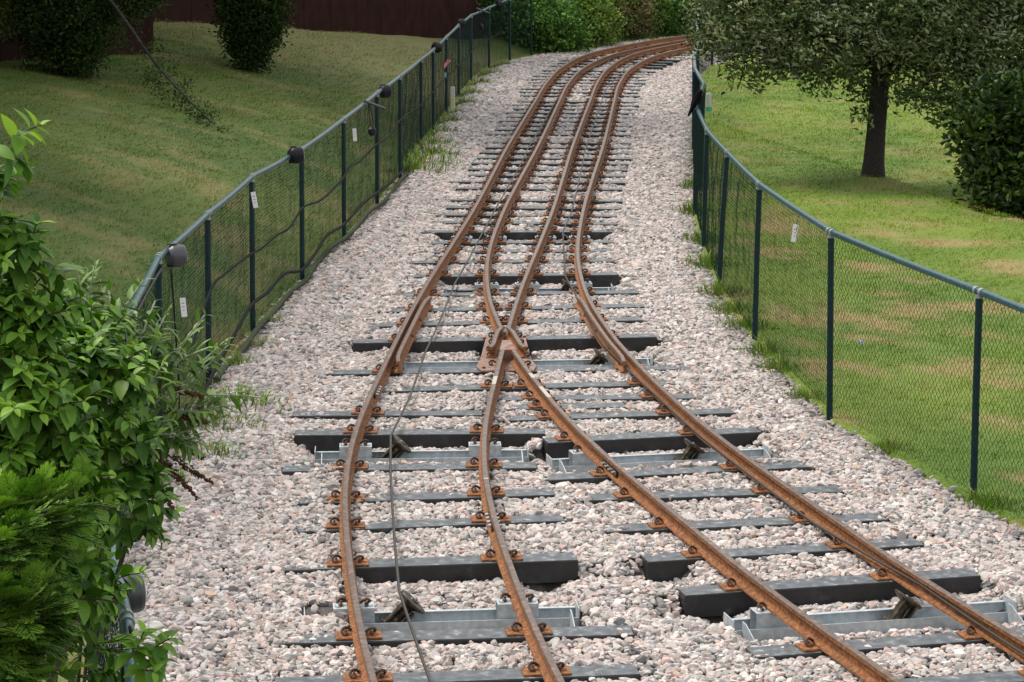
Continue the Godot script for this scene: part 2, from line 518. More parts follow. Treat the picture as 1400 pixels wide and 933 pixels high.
func stone_mesh(k: int) -> ArrayMesh:
	var r := RandomNumberGenerator.new()
	r.seed = 500 + k
	var pts := []
	var t := (1.0 + sqrt(5.0)) / 2.0
	for p in [[-1, t, 0], [1, t, 0], [-1, -t, 0], [1, -t, 0], [0, -1, t], [0, 1, t], [0, -1, -t], [0, 1, -t], [t, 0, -1], [t, 0, 1], [-t, 0, -1], [-t, 0, 1]]:
		pts.append(Vector3(p[0], p[1], p[2]).normalized())
	var tris := [[0, 11, 5], [0, 5, 1], [0, 1, 7], [0, 7, 10], [0, 10, 11], [1, 5, 9], [5, 11, 4], [11, 10, 2], [10, 7, 6], [7, 1, 8], [3, 9, 4], [3, 4, 2], [3, 2, 6], [3, 6, 8], [3, 8, 9], [4, 9, 5], [2, 4, 11], [6, 2, 10], [8, 6, 7], [9, 8, 1]]
	var more := []
	for f in tris:
		var m := []
		for e in 3:
			m.append(pts.size())
			pts.append((pts[f[e]] + pts[f[(e + 1) % 3]]).normalized())
		more.append_array([[f[0], m[0], m[2]], [f[1], m[1], m[0]], [f[2], m[2], m[1]], m])
	for p in 9 + r.randi() % 5:                  # broken faces
		var nn := Vector3(r.randf() * 2 - 1, r.randf() * 2 - 1, r.randf() * 2 - 1).normalized()
		var dist := r.randf_range(.42, .74)
		for i in pts.size():
			var over: float = pts[i].dot(nn) - dist
			if over > 0: pts[i] -= nn * over
	var b := MB.new()
	var s := Vector3(1, r.randf_range(.62, .85), r.randf_range(.72, .95)) * 1.32
	for i in pts.size(): pts[i] = pts[i] * s * r.randf_range(.96, 1.04)
	for f in more:
		var a: Vector3 = pts[f[0]]
		if (pts[f[1]] - a).cross(pts[f[2]] - a).length() < 1e-5: continue
		b.face([pts[f[0]], pts[f[1]], pts[f[2]]], pts[f[0]] + pts[f[1]] + pts[f[2]])
	return b.mesh()

func stone_color() -> Color:
	var u := rng.randf()
	var c := L(.545, .468, .45)                    # pale pink granite
	if u < .30: c = L(.60, .55, .535)
	elif u < .48: c = L(.47, .46, .455)
	elif u < .60: c = L(.34, .325, .32)
	elif u < .68: c = L(.66, .64, .62)
	elif u < .75: c = L(.55, .42, .38)
	elif u < .79: c = L(.19, .19, .20)
	elif u < .81: c = L(.48, .36, .28)
	return Color(c.r * 1.02, c.g * .985, c.b * .965) * rng.randf_range(.70, 1.06)

func make_ballast() -> void:
	var root := thing("ballast", Transform3D(), "", "", "")
	root.set_meta("kind", "stuff")
	var rows := []
	var d := -4.0
	while d < 78.0:
		rows.append(d)
		d += .09 if d > 12.5 and d < 34.0 else .25
	var across := func(dd: float) -> Array:
		var xl := flat_line(fence_l, dd)
		var xr := flat_line(fence_r, dd)
		var out := []
		for i in 61: out.append(lerpf(xl - .12, xr + .06, i / 60.0))
		return out
	var high := func(x: float, dd: float) -> float: return ballast_y(x, dd) - .034
	part(root, "fine_ballast", sheet(rows, across, high, M.ballast_dust))
	var shapes := []
	var where := []
	var tint := []
	for k in 9:
		shapes.append(stone_mesh(k))
		where.append([])
		tint.append([])
	d = 11.0
	while d < 76.0:
		var step := .033 if d < 27.0 else (.039 if d < 40.0 else .052)
		var xl := flat_line(fence_l, d) - .1
		var xr := flat_line(fence_r, d) + .02
		xl = maxf(xl, -d * .23 - .8)
		xr = minf(xr, d * .23 + .8)
		var x := xl
		while x < xr:
			var sx := x + rng.randf_range(-.5, .5) * step
			var sd := d + rng.randf_range(-.5, .5) * step
			x += step
			var r := rng.randf_range(.55, 1.0)
			r = .036 * r * r * r + .0085
			r *= step / .034
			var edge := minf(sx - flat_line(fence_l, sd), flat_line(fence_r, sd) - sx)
			if edge < .12 and rng.randf() > .35 + edge * 4.0: continue
			var y := ballast_y(sx, sd) - r * .45 + rng.randf_range(-.006, .006)
			if rng.randf() < .12: y += .012
			if not stone_fits(sx, y, sd, r): continue
			var k := rng.randi() % 9
			var b := Basis.from_euler(Vector3(rng.randf_range(-.5, .5), rng.randf() * TAU, rng.randf_range(-.5, .5))).scaled(Vector3.ONE * r)
			where[k].append(Transform3D(ramp * b, P(sx, y, sd)))
			var sc := stone_color()
			var edge_tone := 1.0 - .35 * smoothstep(.35, .0, edge)  # stones darken towards the fence lines
			tint[k].append(Color(sc.r * edge_tone, sc.g * edge_tone, sc.b * edge_tone))
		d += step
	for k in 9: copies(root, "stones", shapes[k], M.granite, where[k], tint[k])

func stone_fits(x: float, y: float, d: float, r: float) -> bool:
	var p := Vector2(x, d)
	for s in buckets.get(int(floor(d)), []):
		var q := p - (s.c as Vector2)
		var lx: float = q.dot(s.dir)
		var lz: float = -q.dot(Vector2(-s.dir.y, s.dir.x))
		if absf(lx) < s.half + r * .4 and absf(lz) < .1 + r * .45:
			if d > 33.0 and absf(lz) < .11:
				var ca := lerp_line(line_a, d)
				var cb := lerp_line(line_b, d)
				if (x < ca - .56 and rng.randf() < .45) or (x > cb + .56 and rng.randf() < .10) or (x > cb - .44 and x < ca + .44 and rng.randf() < .8): return y > -.17
			if lx < -s.half + s.bury and rng.randf() < .94: return y > -.17
			return rng.randf() < .028 and absf(lz) < .09 and absf(lx) < s.half
	for i in 2:
		for o in [-.5, .5]:
			var e := absf(x - lerp_line(line_a if i == 0 else line_b, d) - o)
			if e < .055 + r * .3 and y + r > -.112: return false
	for f in frames:
		var q := p - (f.c as Vector2)
		var lx: float = q.dot(f.dir)
		var lz: float = -q.dot(Vector2(-f.dir.y, f.dir.x))
		if lx > f.x0 - .03 and lx < f.x1 + .03 and lz > -.11 - r * .4 and lz < .11 + r * .4: return rng.randf() < .05 and absf(lz) < .05
	var fx := x - .03
	if d > 22.85 and d < 24.65 and absf(x + .05) < .27: return false
	return true

# ------------------------------------------------------------------ track
var rails := []
var plate_mesh: ArrayMesh
var clip_mesh: ArrayMesh

func rail_x(r: Dictionary, d: float) -> float:
	return side_x(r.line, d, r.off)

func side_x(l: PackedVector2Array, d: float, off: float) -> float:
	var s := (lerp_line(l, d + .2) - lerp_line(l, d - .2)) / .4
	return lerp_line(l, d) + off * sqrt(1.0 + s * s)

func rail_dir(r: Dictionary, d: float) -> Vector2:
	return Vector2(rail_x(r, d + .1) - rail_x(r, d - .1), .2).normalized()

func rail_mesh(pts: Array, scale_w := .82) -> ArrayMesh:    # pts: Vector2(X, D); the section is swept along them
	var web := [Vector2(.0262, -.012), Vector2(.0262, -.026), Vector2(.009, -.034), Vector2(.007, -.044), Vector2(.007, -.080), Vector2(.013, -.090), Vector2(.047, -.0985), Vector2(.049, -.110)]
	var head := [Vector2(.0262, -.012), Vector2(.0255, -.005), Vector2(.021, -.0012), Vector2(.010, 0)]
	var prof_w := []
	var prof_h := []
	for p in web: prof_w.append(p)
	for i in range(web.size() - 1, -1, -1): prof_w.append(Vector2(-web[i].x, web[i].y))
	for p in head: prof_h.append(p)
	for i in range(head.size() - 1, -1, -1): prof_h.append(Vector2(-head[i].x, head[i].y))
	var out := ArrayMesh.new()
	for part_ in 2:
		var prof: Array = prof_w if part_ == 0 else prof_h
		var b := MB.new()
		for e in prof.size() - 1:
			var p: Vector2 = prof[e]
			var q: Vector2 = prof[e + 1]
			var k := b.v.size()
			for i in pts.size():
				var t: Vector2 = (pts[mini(i + 1, pts.size() - 1)] - pts[maxi(i - 1, 0)]).normalized()
				var rt := Vector2(t.y, -t.x)
				var c: Vector2 = pts[i]
				var a := c + rt * p.x * scale_w
				var z := c + rt * q.x * scale_w
				b.v.append(P(a.x, p.y, a.y))
				b.v.append(P(z.x, q.y, z.y))
				var nn := Vector2(-(q.y - p.y), q.x - p.x).normalized()
				if part_ == 0: nn = nn if nn.x * (p.x + q.x) > 0 or absf(p.x + q.x) < .001 else -nn
				if part_ == 1 and nn.y < 0: nn = -nn
				if part_ == 0 and p.y > -.095 and p.y < -.084 and nn.y < 0: nn = -nn
				var n3 := ramp * Vector3(rt.x * nn.x, nn.y, -rt.y * nn.x)
				for m in 2:
					b.n.append(n3)
					b.c.append(Color.WHITE)
			for i in pts.size() - 1:
				var s := k + i * 2
				var g: Vector3 = (b.v[s + 1] - b.v[s]).cross(b.v[s + 2] - b.v[s])
				if g.dot(b.n[s]) < 0: b.ix.append_array(PackedInt32Array([s, s + 1, s + 2, s + 1, s + 3, s + 2]))
				else: b.ix.append_array(PackedInt32Array([s, s + 2, s + 1, s + 1, s + 2, s + 3]))
		for e in [0, pts.size() - 1]:
			if part_ == 1: break
			var t2: Vector2 = (pts[1] - pts[0]).normalized() if e == 0 else (pts[e] - pts[e - 1]).normalized()
			var rt2 := Vector2(t2.y, -t2.x)
			var whole := head.duplicate()
			for w in web.slice(1): whole.push_front(w)
			for i in whole.size() - 1:
				var a0: Vector2 = whole[i]
				var a1: Vector2 = whole[i + 1]
				var q4 := []
				for pr in [a0, a1, Vector2(-a1.x, a1.y), Vector2(-a0.x, a0.y)]:
					var w: Vector2 = pts[e] + rt2 * pr.x * scale_w
					q4.append(P(w.x, pr.y, w.y))
				b.face(q4, ramp * Vector3(t2.x, 0, -t2.y) * (-1.0 if e == 0 else 1.0))
		b.add_to(out, M.rust if part_ == 0 else M.rail_tread)
	return out

func make_rails() -> void:
	rails = [
		{"line": line_a, "off": -.5, "d0": 8.5, "d1": 75.0, "label": "leftmost rusty rail, running unbroken along the left side up to the far bend"},
		{"line": line_a, "off": .5, "d0": 8.5, "d1": 23.5, "label": "second rusty rail from the left at the front, ending at the crossing frog"},
		{"line": line_b, "off": -.5, "d0": 8.5, "d1": 23.5, "label": "third rusty rail from the left at the front, curving up to the crossing frog"},
		{"line": line_b, "off": .5, "d0": 8.5, "d1": 75.0, "label": "rightmost rusty rail, sweeping from the lower right corner to the far bend"},
		{"line": line_b, "off": -.5, "d0": 24.45, "d1": 75.0, "label": "inner left rusty rail beyond the frog, with a bent wing beside its nose"},
		{"line": line_a, "off": .5, "d0": 24.45, "d1": 75.0, "label": "inner right rusty rail beyond the frog, with a bent wing beside its nose"},
	]
	for i in 6:
		var r: Dictionary = rails[i]
		var pts := []
		if i == 4:
			for q in [[23.45, -.118], [23.6, -.100], [24.0, -.098], [24.3, -.092]]: pts.append(Vector2(side_x(line_a, q[0], .5) + q[1], q[0]))
		if i == 5:
			for q in [[23.45, .118], [23.6, .100], [24.0, .098], [24.3, .092]]: pts.append(Vector2(side_x(line_b, q[0], -.5) + q[1], q[0]))
		var d: float = r.d0
		while d < r.d1 - .05:
			pts.append(Vector2(rail_x(r, d), d))
			d += .3 if d < 45 else .5
		pts.append(Vector2(rail_x(r, r.d1), r.d1))
		var ro := part(self, "rail", rail_mesh(pts))
		tag(ro, r.label, "rail", "rusty rails")
		for q in [[1, 21.9, .34], [2, 21.4, .45], [2, 22.1, .2], [1, 18.3, .03]]:
			if q[0] != i: continue
			var mk := MB.new()
			var t := rail_dir(r, q[1])
			mk.box(Transform3D(ramp * Basis(Vector3(t.y, 0, t.x), Vector3.UP, Vector3(-t.x, 0, t.y)), P(rail_x(r, q[1]), .0006, q[1])), Vector3(.036, .002, q[2]), .0008)
			part(ro, "paint_mark", mk.mesh(M.paint_scuff))
	for s in [0, 1]:                               # check rails facing the frog
		var line := line_a if s == 0 else line_b
		var o := -.5 + .080 if s == 0 else .5 - .074
		var pts := []
		for k in 14:
			var d := 22.75 + k * .27
			var flare := .03 * (smoothstep(23.1, 22.75, d) + smoothstep(25.9, 26.26, d))
			pts.append(Vector2(side_x(line, d, o + (flare if s == 0 else -flare)), d))
		tag(part(self, "check_rail", rail_mesh(pts, .72)), "short rusty check rail inside the %s rail, level with the frog" % ("leftmost" if s == 0 else "rightmost"), "rail", "short check rails")

func make_clip() -> void:
	var b := MB.new()
	b.box(tf(0, -.0072, 0), Vector3(.27, .0144, .145), .003)
	for s in [-1, 1]: b.box(tf(s * .076, .008, 0), Vector3(.022, .016, .06), .004)
	plate_mesh = b.mesh(M.rust)
	b = MB.new()
	var path := []
	for p in [[.040, .018, .022], [.050, .028, .022], [.062, .037, .020], [.078, .041, .014], [.092, .035, .004], [.099, .023, -.006], [.094, .012, -.014], [.084, .009, -.020], [.076, .011, -.026], [.074, .014, .006], [.074, .016, .042]]:
		path.append(Vector3(p[0], p[1], p[2]))
	b.tube(path, .0092, 6)
	clip_mesh = b.mesh(M.clip_rust)

func add_fastening(parent: Node, local: Transform3D, with_plate := true) -> void:
	var pl: Node
	if with_plate: pl = part(parent, "base_plate", plate_mesh, null, local)
	else: pl = parent
	for s in [0, 1]:
		var t := Transform3D(Basis(Vector3.UP, PI * s), Vector3.ZERO)
		part(pl, "rail_clip", clip_mesh, null, t if with_plate else local * t)

func crossings(c: Vector2, dir: Vector2, x0: float, x1: float) -> Array:
	var out := []
	for i in rails.size():
		var r: Dictionary = rails[i]
		var d := c.y
		var lx := 0.0
		for k in 4:
			lx = (rail_x(r, d) - c.x) / dir.x
			d = c.y + lx * dir.y
		if d < r.d0 - .02 or d > r.d1 or lx < x0 + .06 or lx > x1 - .06: continue
		if i > 0 and i != 3 and d > 22.9 and d < 24.75: continue
		var t := rail_dir(r, d)
		out.append([lx, t, d])
	return out

func make_sleeper(a: Vector2, z: Vector2, label: String, group: String, bury := 0.0, wide := .2) -> Node3D:     # front top edge from a to z, as (X, D)
	var dir := (z - a).normalized()
	var half := (z - a).length() * .5
	var c := (a + z) * .5 + Vector2(-dir.y, dir.x) * .1
	add_sleeper_record(c, dir, half, bury)
	var b := Basis(Vector3(dir.x, 0, -dir.y), Vector3.UP, Vector3(dir.y, 0, dir.x))
	var o := thing("sleeper", Transform3D(ramp * b, P(c.x, SLEEPER_TOP - .15, c.y)), label, "railway sleeper", group)
	var m := MB.new()
	m.box(tf(0, .0745, 0), Vector3(half * 2, .149, wide), .005)
	var beam := m.mesh(M.sleeper_plastic)
	m = MB.new()
	var hx := half - .005
	var hz := wide * .5 - .004
	m.face([Vector3(-hx, .15, -hz), Vector3(hx, .15, -hz), Vector3(hx, .15, hz), Vector3(-hx, .15, hz)], Vector3.UP)
	m.add_to(beam, M.sleeper_top)
	part(o, "beam", beam)
	for q in crossings(c, dir, -half, half):
		var t: Vector2 = q[1]
		var ang := atan2(dir.y, dir.x) - atan2(-t.x, t.y)
		add_fastening(o, Transform3D(Basis(Vector3.UP, -ang), Vector3(q[0], .15 + .0145, 0)))
	return o

func make_sleepers() -> void:
	var left := [
		[-1.3, 13.86, .72, 14.12, "black sleeper cut by the bottom edge, under the two left rails", 0.0],
		[-1.33, 14.70, .72, 14.88, "flat black sleeper just in front of the nearest silver roller frame on the left", .25],
		[-1.48, 16.29, .43, 16.55, "tall exposed black sleeper behind the nearest silver roller frame on the left", .5],
		[-1.45, 17.27, .37, 17.58, "flat black left sleeper next beyond the tall exposed one, near the bolted rail joint", .5],
		[-1.5, 18.06, .32, 18.33, "flat black left sleeper half sunk in gravel before the second roller frame", .6],
		[-1.71, 19.05, .19, 19.17, "flat black sleeper just in front of the second silver roller frame on the left", .5],
		[-1.72, 20.30, .26, 20.36, "tall black left sleeper behind the second roller frame, its end touching the right one", .2],
		[-1.8, 21.03, -.24, 21.06, "black left sleeper sunk in gravel next beyond the tall one, left of the second rail", .35],
	]
	for s in left: make_sleeper(Vector2(s[0], s[1]), Vector2(s[2], s[3]), s[4], "black sleepers under the left track", s[5])
	var right := [
		[2.0, 13.80, 4.0, 14.25, "black sleeper in the bottom right corner under the two right rails"],
		[1.39, 14.43, 3.30, 14.90, "flat black sleeper in front of the large silver roller frame at lower right"],
		[1.07, 15.71, 2.98, 16.17, "tall thick black sleeper with a square exposed end behind the lower right frame"],
		[.88, 16.50, 2.74, 16.93, "black sleeper with an exposed left end just beyond the tall lower right one"],
		[.64, 17.27, 2.59, 17.60, "flat black right sleeper with a white scuff near its left end"],
		[.45, 18.14, 2.39, 18.42, "flat black right sleeper with its left end buried, near the bolted rail joint"],
		[.27, 18.77, 2.23, 19.20, "flat black sleeper just in front of the upper silver frame under the right rails"],
		[.28, 20.02, 1.99, 20.42, "tall black right sleeper whose square end stands beside the left track's one"],
		[-.11, 20.83, 1.84, 21.15, "black right sleeper with a small exposed end between the two tracks"],
		[-.06, 21.28, .95, 21.38, "short pale dusty black sleeper left of the third rail"],
		[-.09, 21.66, 1.55, 21.74, "dusty black right sleeper, last before the long ones at the frog"],
	]
	for s in right: make_sleeper(Vector2(s[0], s[1]), Vector2(s[2], s[3]), s[4], "black sleepers under the right track", .12)
	var long := [
		[-1.05, 22.03, 1.35, 22.32, "long black sleeper next in front of the crossing frog's base plate"],
		[-1.69, 22.78, 1.6, 23.03, "longest black sleeper, under the front edge of the rusty frog plate"],
		[-1.49, 24.30, 1.38, 24.63, "tall long black sleeper under the back of the rusty frog plate"],
		[-1.39, 25.18, 1.3, 25.55, "long black sleeper next beyond the frog plate, with a yellow smear"],
		[-1.31, 26.02, 1.35, 26.34, "flat long black sleeper second beyond the frog plate"],
		[-1.32, 26.98, 1.34, 27.19, "long black sleeper in front of the frame with the level dark roller"],
		[-1.14, 28.26, 1.17, 28.42, "tall long black sleeper behind the frame with the level dark roller"],
		[-1.15, 29.26, 1.15, 29.38, "sunken long black sleeper next beyond the level roller's tall sleeper"],
		[-1.0, 30.05, 1.18, 30.15, "sunken long black sleeper next before the frame with two dark rollers"],
		[-.95, 30.78, 1.21, 30.86, "long black sleeper in front of the silver frame with two dark rollers"],
		[-1.11, 31.72, 1.23, 31.76, "tall long black sleeper behind the silver frame with two dark rollers"],
	]
	for s in long: make_sleeper(Vector2(s[0], s[1]), Vector2(s[2], s[3]), s[4], "long black sleepers under all four rails", .1)
	var d := 32.5
	var i := 0
	while d < 74.0:
		var s := (lerp_line(line_a, d + .3) - lerp_line(line_a, d - .3)) / .6
		var dir := Vector2(1, -s).normalized()
		var a := Vector2(lerp_line(line_a, d), d) - dir * rng.randf_range(.88, 1.0)
		var z := Vector2(lerp_line(line_b, d), d) + dir * rng.randf_range(.88, .96)
		var mid := (a + z) * .5
		z = mid + dir * (z - mid).length()
		a = mid - dir * (a - mid).length()
		make_sleeper(a, z, "black sleeper crossing under all four rails beyond the last silver roller frame", "far black sleepers up to the bend")
		var gap := .74 + rng.randf_range(-.03, .03)
		if i % 9 == 3: gap = 1.25
		d += gap
		i += 1

func make_frame(c: Vector2, to: Vector2, x0: float, x1: float, back: float, rollers: Array, label: String, chairs := true) -> void:
	var dir := (to - c).normalized()
	frames.append({"c": c, "dir": dir, "x0": x0, "x1": x1, "back": back, "pit": x0 if back < .9 else -.42})
	var b := Basis(Vector3(dir.x, 0, -dir.y), Vector3.UP, Vector3(dir.y, 0, dir.x))
	var o := thing("roller_frame", Transform3D(ramp * b, P(c.x, SLEEPER_TOP - .17, c.y)), label, "cable roller frame", "silver cable roller frames between the sleepers")
	var Y := .17
	var w := x1 - x0
	var mx := (x0 + x1) * .5
	var m := MB.new()
	m.box(tf(mx, Y - .122, .092), Vector3(w, .092, .006), .0015)
	m.box(tf(mx, Y - .165, .0), Vector3(w - .004, .006, .176), .0015)
	m.box(tf(mx, Y - .112, -.092), Vector3(w, .112, .006), .0015)
	m.box(tf(mx, Y - .058, -.074), Vector3(w, .006, .03), .0015)
	part(o, "channel", m.mesh(M.zinc))
	for e in [x0, x1]:
		m = MB.new()
		var s := 1.0 if e == x1 else -1.0
		m.box(tf(e + s * .004, Y - .09, 0), Vector3(.007, .15, .20), .0015)
		part(o, "end_plate", m.mesh(M.zinc))
		m = MB.new()
		var rot := Basis(Vector3(0, 0, 1), Vector3(1, 0, 0), Vector3(0, 1, 0))
		m.prism(PackedVector2Array([Vector2(.098, Y - .16), Vector2(.098, Y - .02), Vector2(.16, Y - .02), Vector2(.46, Y - .11), Vector2(.46, Y - .16)]), -.003, .003, Transform3D(rot, Vector3(e - s * .05, 0, 0)))
		part(o, "gusset", m.mesh(M.zinc))
	if chairs:
		for q in crossings(c, dir, x0, x1):
			if c.x > 1.0 and q[0] > .2: continue        # the roller block stands under this rail
			var t: Vector2 = q[1]
			var ang := atan2(dir.y, dir.x) - atan2(-t.x, t.y)
			m = MB.new()
			m.box(tf(0, -.004, 0), Vector3(.25, .008, .136), .002)
			m.box(tf(0, -.075, .066), Vector3(.25, .134, .007), .002)
			m.box(tf(0, -.075, -.066), Vector3(.25, .134, .007), .002)
			var ch := part(o, "rail_chair", m.mesh(M.zinc), null, Transform3D(Basis(), Vector3(q[0], Y + .0135, 0)))
			for s in [0, 1]: part(ch, "rail_clip", clip_mesh, null, Transform3D(Basis(Vector3.UP, PI * s - ang), Vector3.ZERO))
			for s in [-1, 1]:
				m = MB.new()
				m.lathe([Vector2(.017, 0), Vector2(.017, .010), Vector2(.011, .019), Vector2(0.0005, .022)], 10, tf(s * .098, 0, .03))
				part(ch, "bolt", m.mesh(M.bolt))
	for r in rollers:                               # [local x, tilt, length]
		var axis := Vector3(cos(r[1]), sin(r[1]), 0)
		var ax := Basis(Vector3(-axis.y, axis.x, 0), axis, Vector3(0, 0, -1) * -1.0)
		ax = Basis(axis.cross(Vector3(0, 0, 1)).normalized(), axis, Vector3(0, 0, 1))
		var len_: float = r[2]
		var at := Transform3D(ax, Vector3(r[0], Y - .10, .0))
		m = MB.new()
		m.lathe([Vector2(.001, -.02), Vector2(.042, -.02), Vector2(.042, .02), Vector2(.034, .04), Vector2(.034, len_ * .55), Vector2(.040, len_ * .75), Vector2(.06, len_ - .03), Vector2(.062, len_ - .02)], 18, at)
		var ro := part(o, "roller", m.mesh(M.grease_steel))
		m = MB.new()
		if r[1] > .2: m.lathe([Vector2(.058, len_ - .032), Vector2(.095, len_ - .012), Vector2(.098, len_ - .004), Vector2(.098, len_ + .004), Vector2(.085, len_ + .007), Vector2(.03, len_ + .007), Vector2(.028, len_ + .014), Vector2(.001, len_ + .014)], 24, at)
		else: m.lathe([Vector2(.034, len_ - .02), Vector2(.06, len_ - .012), Vector2(.06, len_), Vector2(.001, len_)], 20, at)
		part(ro, "flange", m.mesh(M.grease_steel))
		m = MB.new()
		m.box(Transform3D(ax, at * Vector3(.045, .05, .04)), Vector3(.012, .17, .06), .002)
		m.box(Transform3D(ax, at * Vector3(-.045, .05, .04)), Vector3(.012, .17, .06), .002)
		m.box(Transform3D(ax, at * Vector3(0, -.03, 0)), Vector3(.13, .014, .10), .002)
		m.box(tf(r[0], Y - .145, 0), Vector3(.16, .012, .13), .002)
		part(ro, "bracket", m.mesh(M.grease_steel))

func make_frames() -> void:
	make_frame(Vector2(-.46, 15.50), Vector2(.34, 15.58), -.80, .86, .93, [[-.27, .78, .18]], "nearest silver roller frame, with a flanged brown roller, under the left rails")
	make_frame(Vector2(-.70, 19.92), Vector2(.1, 19.96), -.82, .82, .42, [[-.27, .78, .17]], "second silver roller frame, with a dark tilted roller, under the left rails")
	make_frame(Vector2(2.15, 15.50), Vector2(3.05, 15.71), -.86, .95, .46, [[.20, .95, .15]], "silver roller frame under the right rails at lower right, with a black roller block")
	make_frame(Vector2(1.10, 19.80), Vector2(1.95, 19.99), -.83, .90, .41, [[.24, .95, .14]], "silver roller frame under the right rails beside the second left one")
	make_frame(Vector2(.12, 23.66), Vector2(1.26, 23.76), -1.16, 1.16, .80, [[.62, .8, .13]], "long silver roller frame passing under the rusty crossing frog")
	make_frame(Vector2(.12, 27.76), Vector2(1.0, 27.82), -.82, .95, .58, [[-.68, .02, .22], [.42, .9, .12]], "silver roller frame with a level dark roller, next beyond the frog")
	make_frame(Vector2(.14, 31.25), Vector2(1.0, 31.27), -1.0, 1.0, .49, [[-.50, .8, .13], [.46, .9, .12]], "farthest clear silver roller frame, with two dark rollers between the rail pairs")
	tall_front = [[1.15, 15.5, .42, .12], [.95, 16.35, .36, .11], [.33, 19.95, .3, .09], [.35, 16.35, .4, .09], [-1.45, 20.2, .4, .09], [-1.4, 24.2, .3, .07], [1.3, 24.45, .3, .07], [1.1, 28.25, .35, .1]]

func make_frog() -> void:
	var c := Vector2(-.05, 23.9)
	var o := thing("crossing_frog", Transform3D(ramp, P(c.x, SLEEPER_TOP, c.y)), "rusty crossing frog with a pointed nose where the two middle rails meet", "railway crossing")
	var m := MB.new()
	var poly := PackedVector2Array([Vector2(-.20, -.72), Vector2(.16, -.72), Vector2(.20, -.58), Vector2(.18, -.52), Vector2(.23, .55), Vector2(.27, .80), Vector2(.24, 1.03), Vector2(-.22, 1.03), Vector2(-.27, .82), Vector2(-.24, .55), Vector2(-.20, -.5), Vector2(-.23, -.6)])
	m.prism(poly, .003, .018, Transform3D())
	part(o, "base_plate", m.mesh(M.frog_steel))
	m = MB.new()
	# nose: a solid wedge between the two rails, its point away from the camera
	var pts := []
	for d in [23.78, 23.5, 23.3]:
		var xa := side_x(line_a, d, .5) - .026
		var xb := side_x(line_b, d, -.5) + .026
		if xa > xb - .012:
			var k := (xa + xb) * .5
			xa = k - .008
			xb = k + .008
		pts.append([d, minf(xa, xb), maxf(xa, xb)])
	var poly2 := PackedVector2Array()
	for q in pts: poly2.append(Vector2(q[1] - c.x, c.y - q[0]))
	for i in range(pts.size() - 1, -1, -1): poly2.append(Vector2(pts[i][2] - c.x, c.y - pts[i][0]))
	m.prism(poly2, .018, .1255, Transform3D())
	part(o, "nose", m.mesh(M.frog_steel))
	for q in [[-.155, -.62], [.13, -.62], [-.15, -.28], [.145, -.28], [-.17, .08], [.18, .08], [-.16, .38], [.20, .38], [-.14, .78], [.20, .78]]:
		var t := Transform3D(Basis(Vector3.UP, 0.0 if q[0] > 0 else PI), Vector3(q[0] - signf(q[0]) * .085, .018, q[1]))
		part(o, "rail_clip", clip_mesh, null, t)
	for q in [[-.21, -.54], [.19, .92], [-.2, .92], [.17, -.62]]:
		m = MB.new()
		m.lathe([Vector2(.016, 0), Vector2(.016, .012), Vector2(.001, .014)], 6, tf(q[0], .018, q[1]))
		part(o, "bolt", m.mesh(M.clip_rust))

func make_joint(r: Dictionary, d: float, label: String) -> void:
	var x := rail_x(r, d)
	var t := rail_dir(r, d)
	var b := Basis(Vector3(t.y, 0, t.x), Vector3.UP, Vector3(-t.x, 0, t.y))
	var o := thing("fishplate_joint", Transform3D(ramp * b, P(x, -.112, d)), label, "rail joint", "bolted rail joints")
	for s in [-1, 1]:
		var m := MB.new()
		m.box(tf(s * .0165, .050, 0, Basis(Vector3.BACK, s * .08)), Vector3(.016, .042, .42), .003)
		var pl := part(o, "fishplate", m.mesh(M.grease_steel))
		for k in 4:
			m = MB.new()
			m.lathe([Vector2(.012, 0), Vector2(.012, .010), Vector2(.007, .012), Vector2(.007, .022), Vector2(.0005, .023)], 6, Transform3D(Basis(Vector3.BACK, -s * PI / 2), Vector3(s * .023, .052, -.15 + k * .1)))
			part(pl, "bolt", m.mesh(M.bolt))

func make_cable(pts: Array, y: float, label: String) -> void:
	var path := []
	for i in pts.size():
		path.append(Vector3(pts[i][0], pts[i][2] if pts[i].size() > 2 else y, pts[i][1]))
	var fine := []
	for i in path.size() - 1:
		for k in 6:
			var p: Vector3 = path[i].lerp(path[i + 1], k / 6.0)
			p.y -= .012 * sin(PI * k / 6.0) * minf(1.0, path[i].distance_to(path[i + 1]) / 4.0)
			fine.append(P(p.x, p.y, p.z))
	var l: Vector3 = path[-1]
	fine.append(P(l.x, l.y, l.z))
	var m := MB.new()
	m.tube(fine, .0095, 8)
	tag(part(self, "haulage_cable", m.mesh(M.rope)), label, "cable", "haulage cables between the rails")

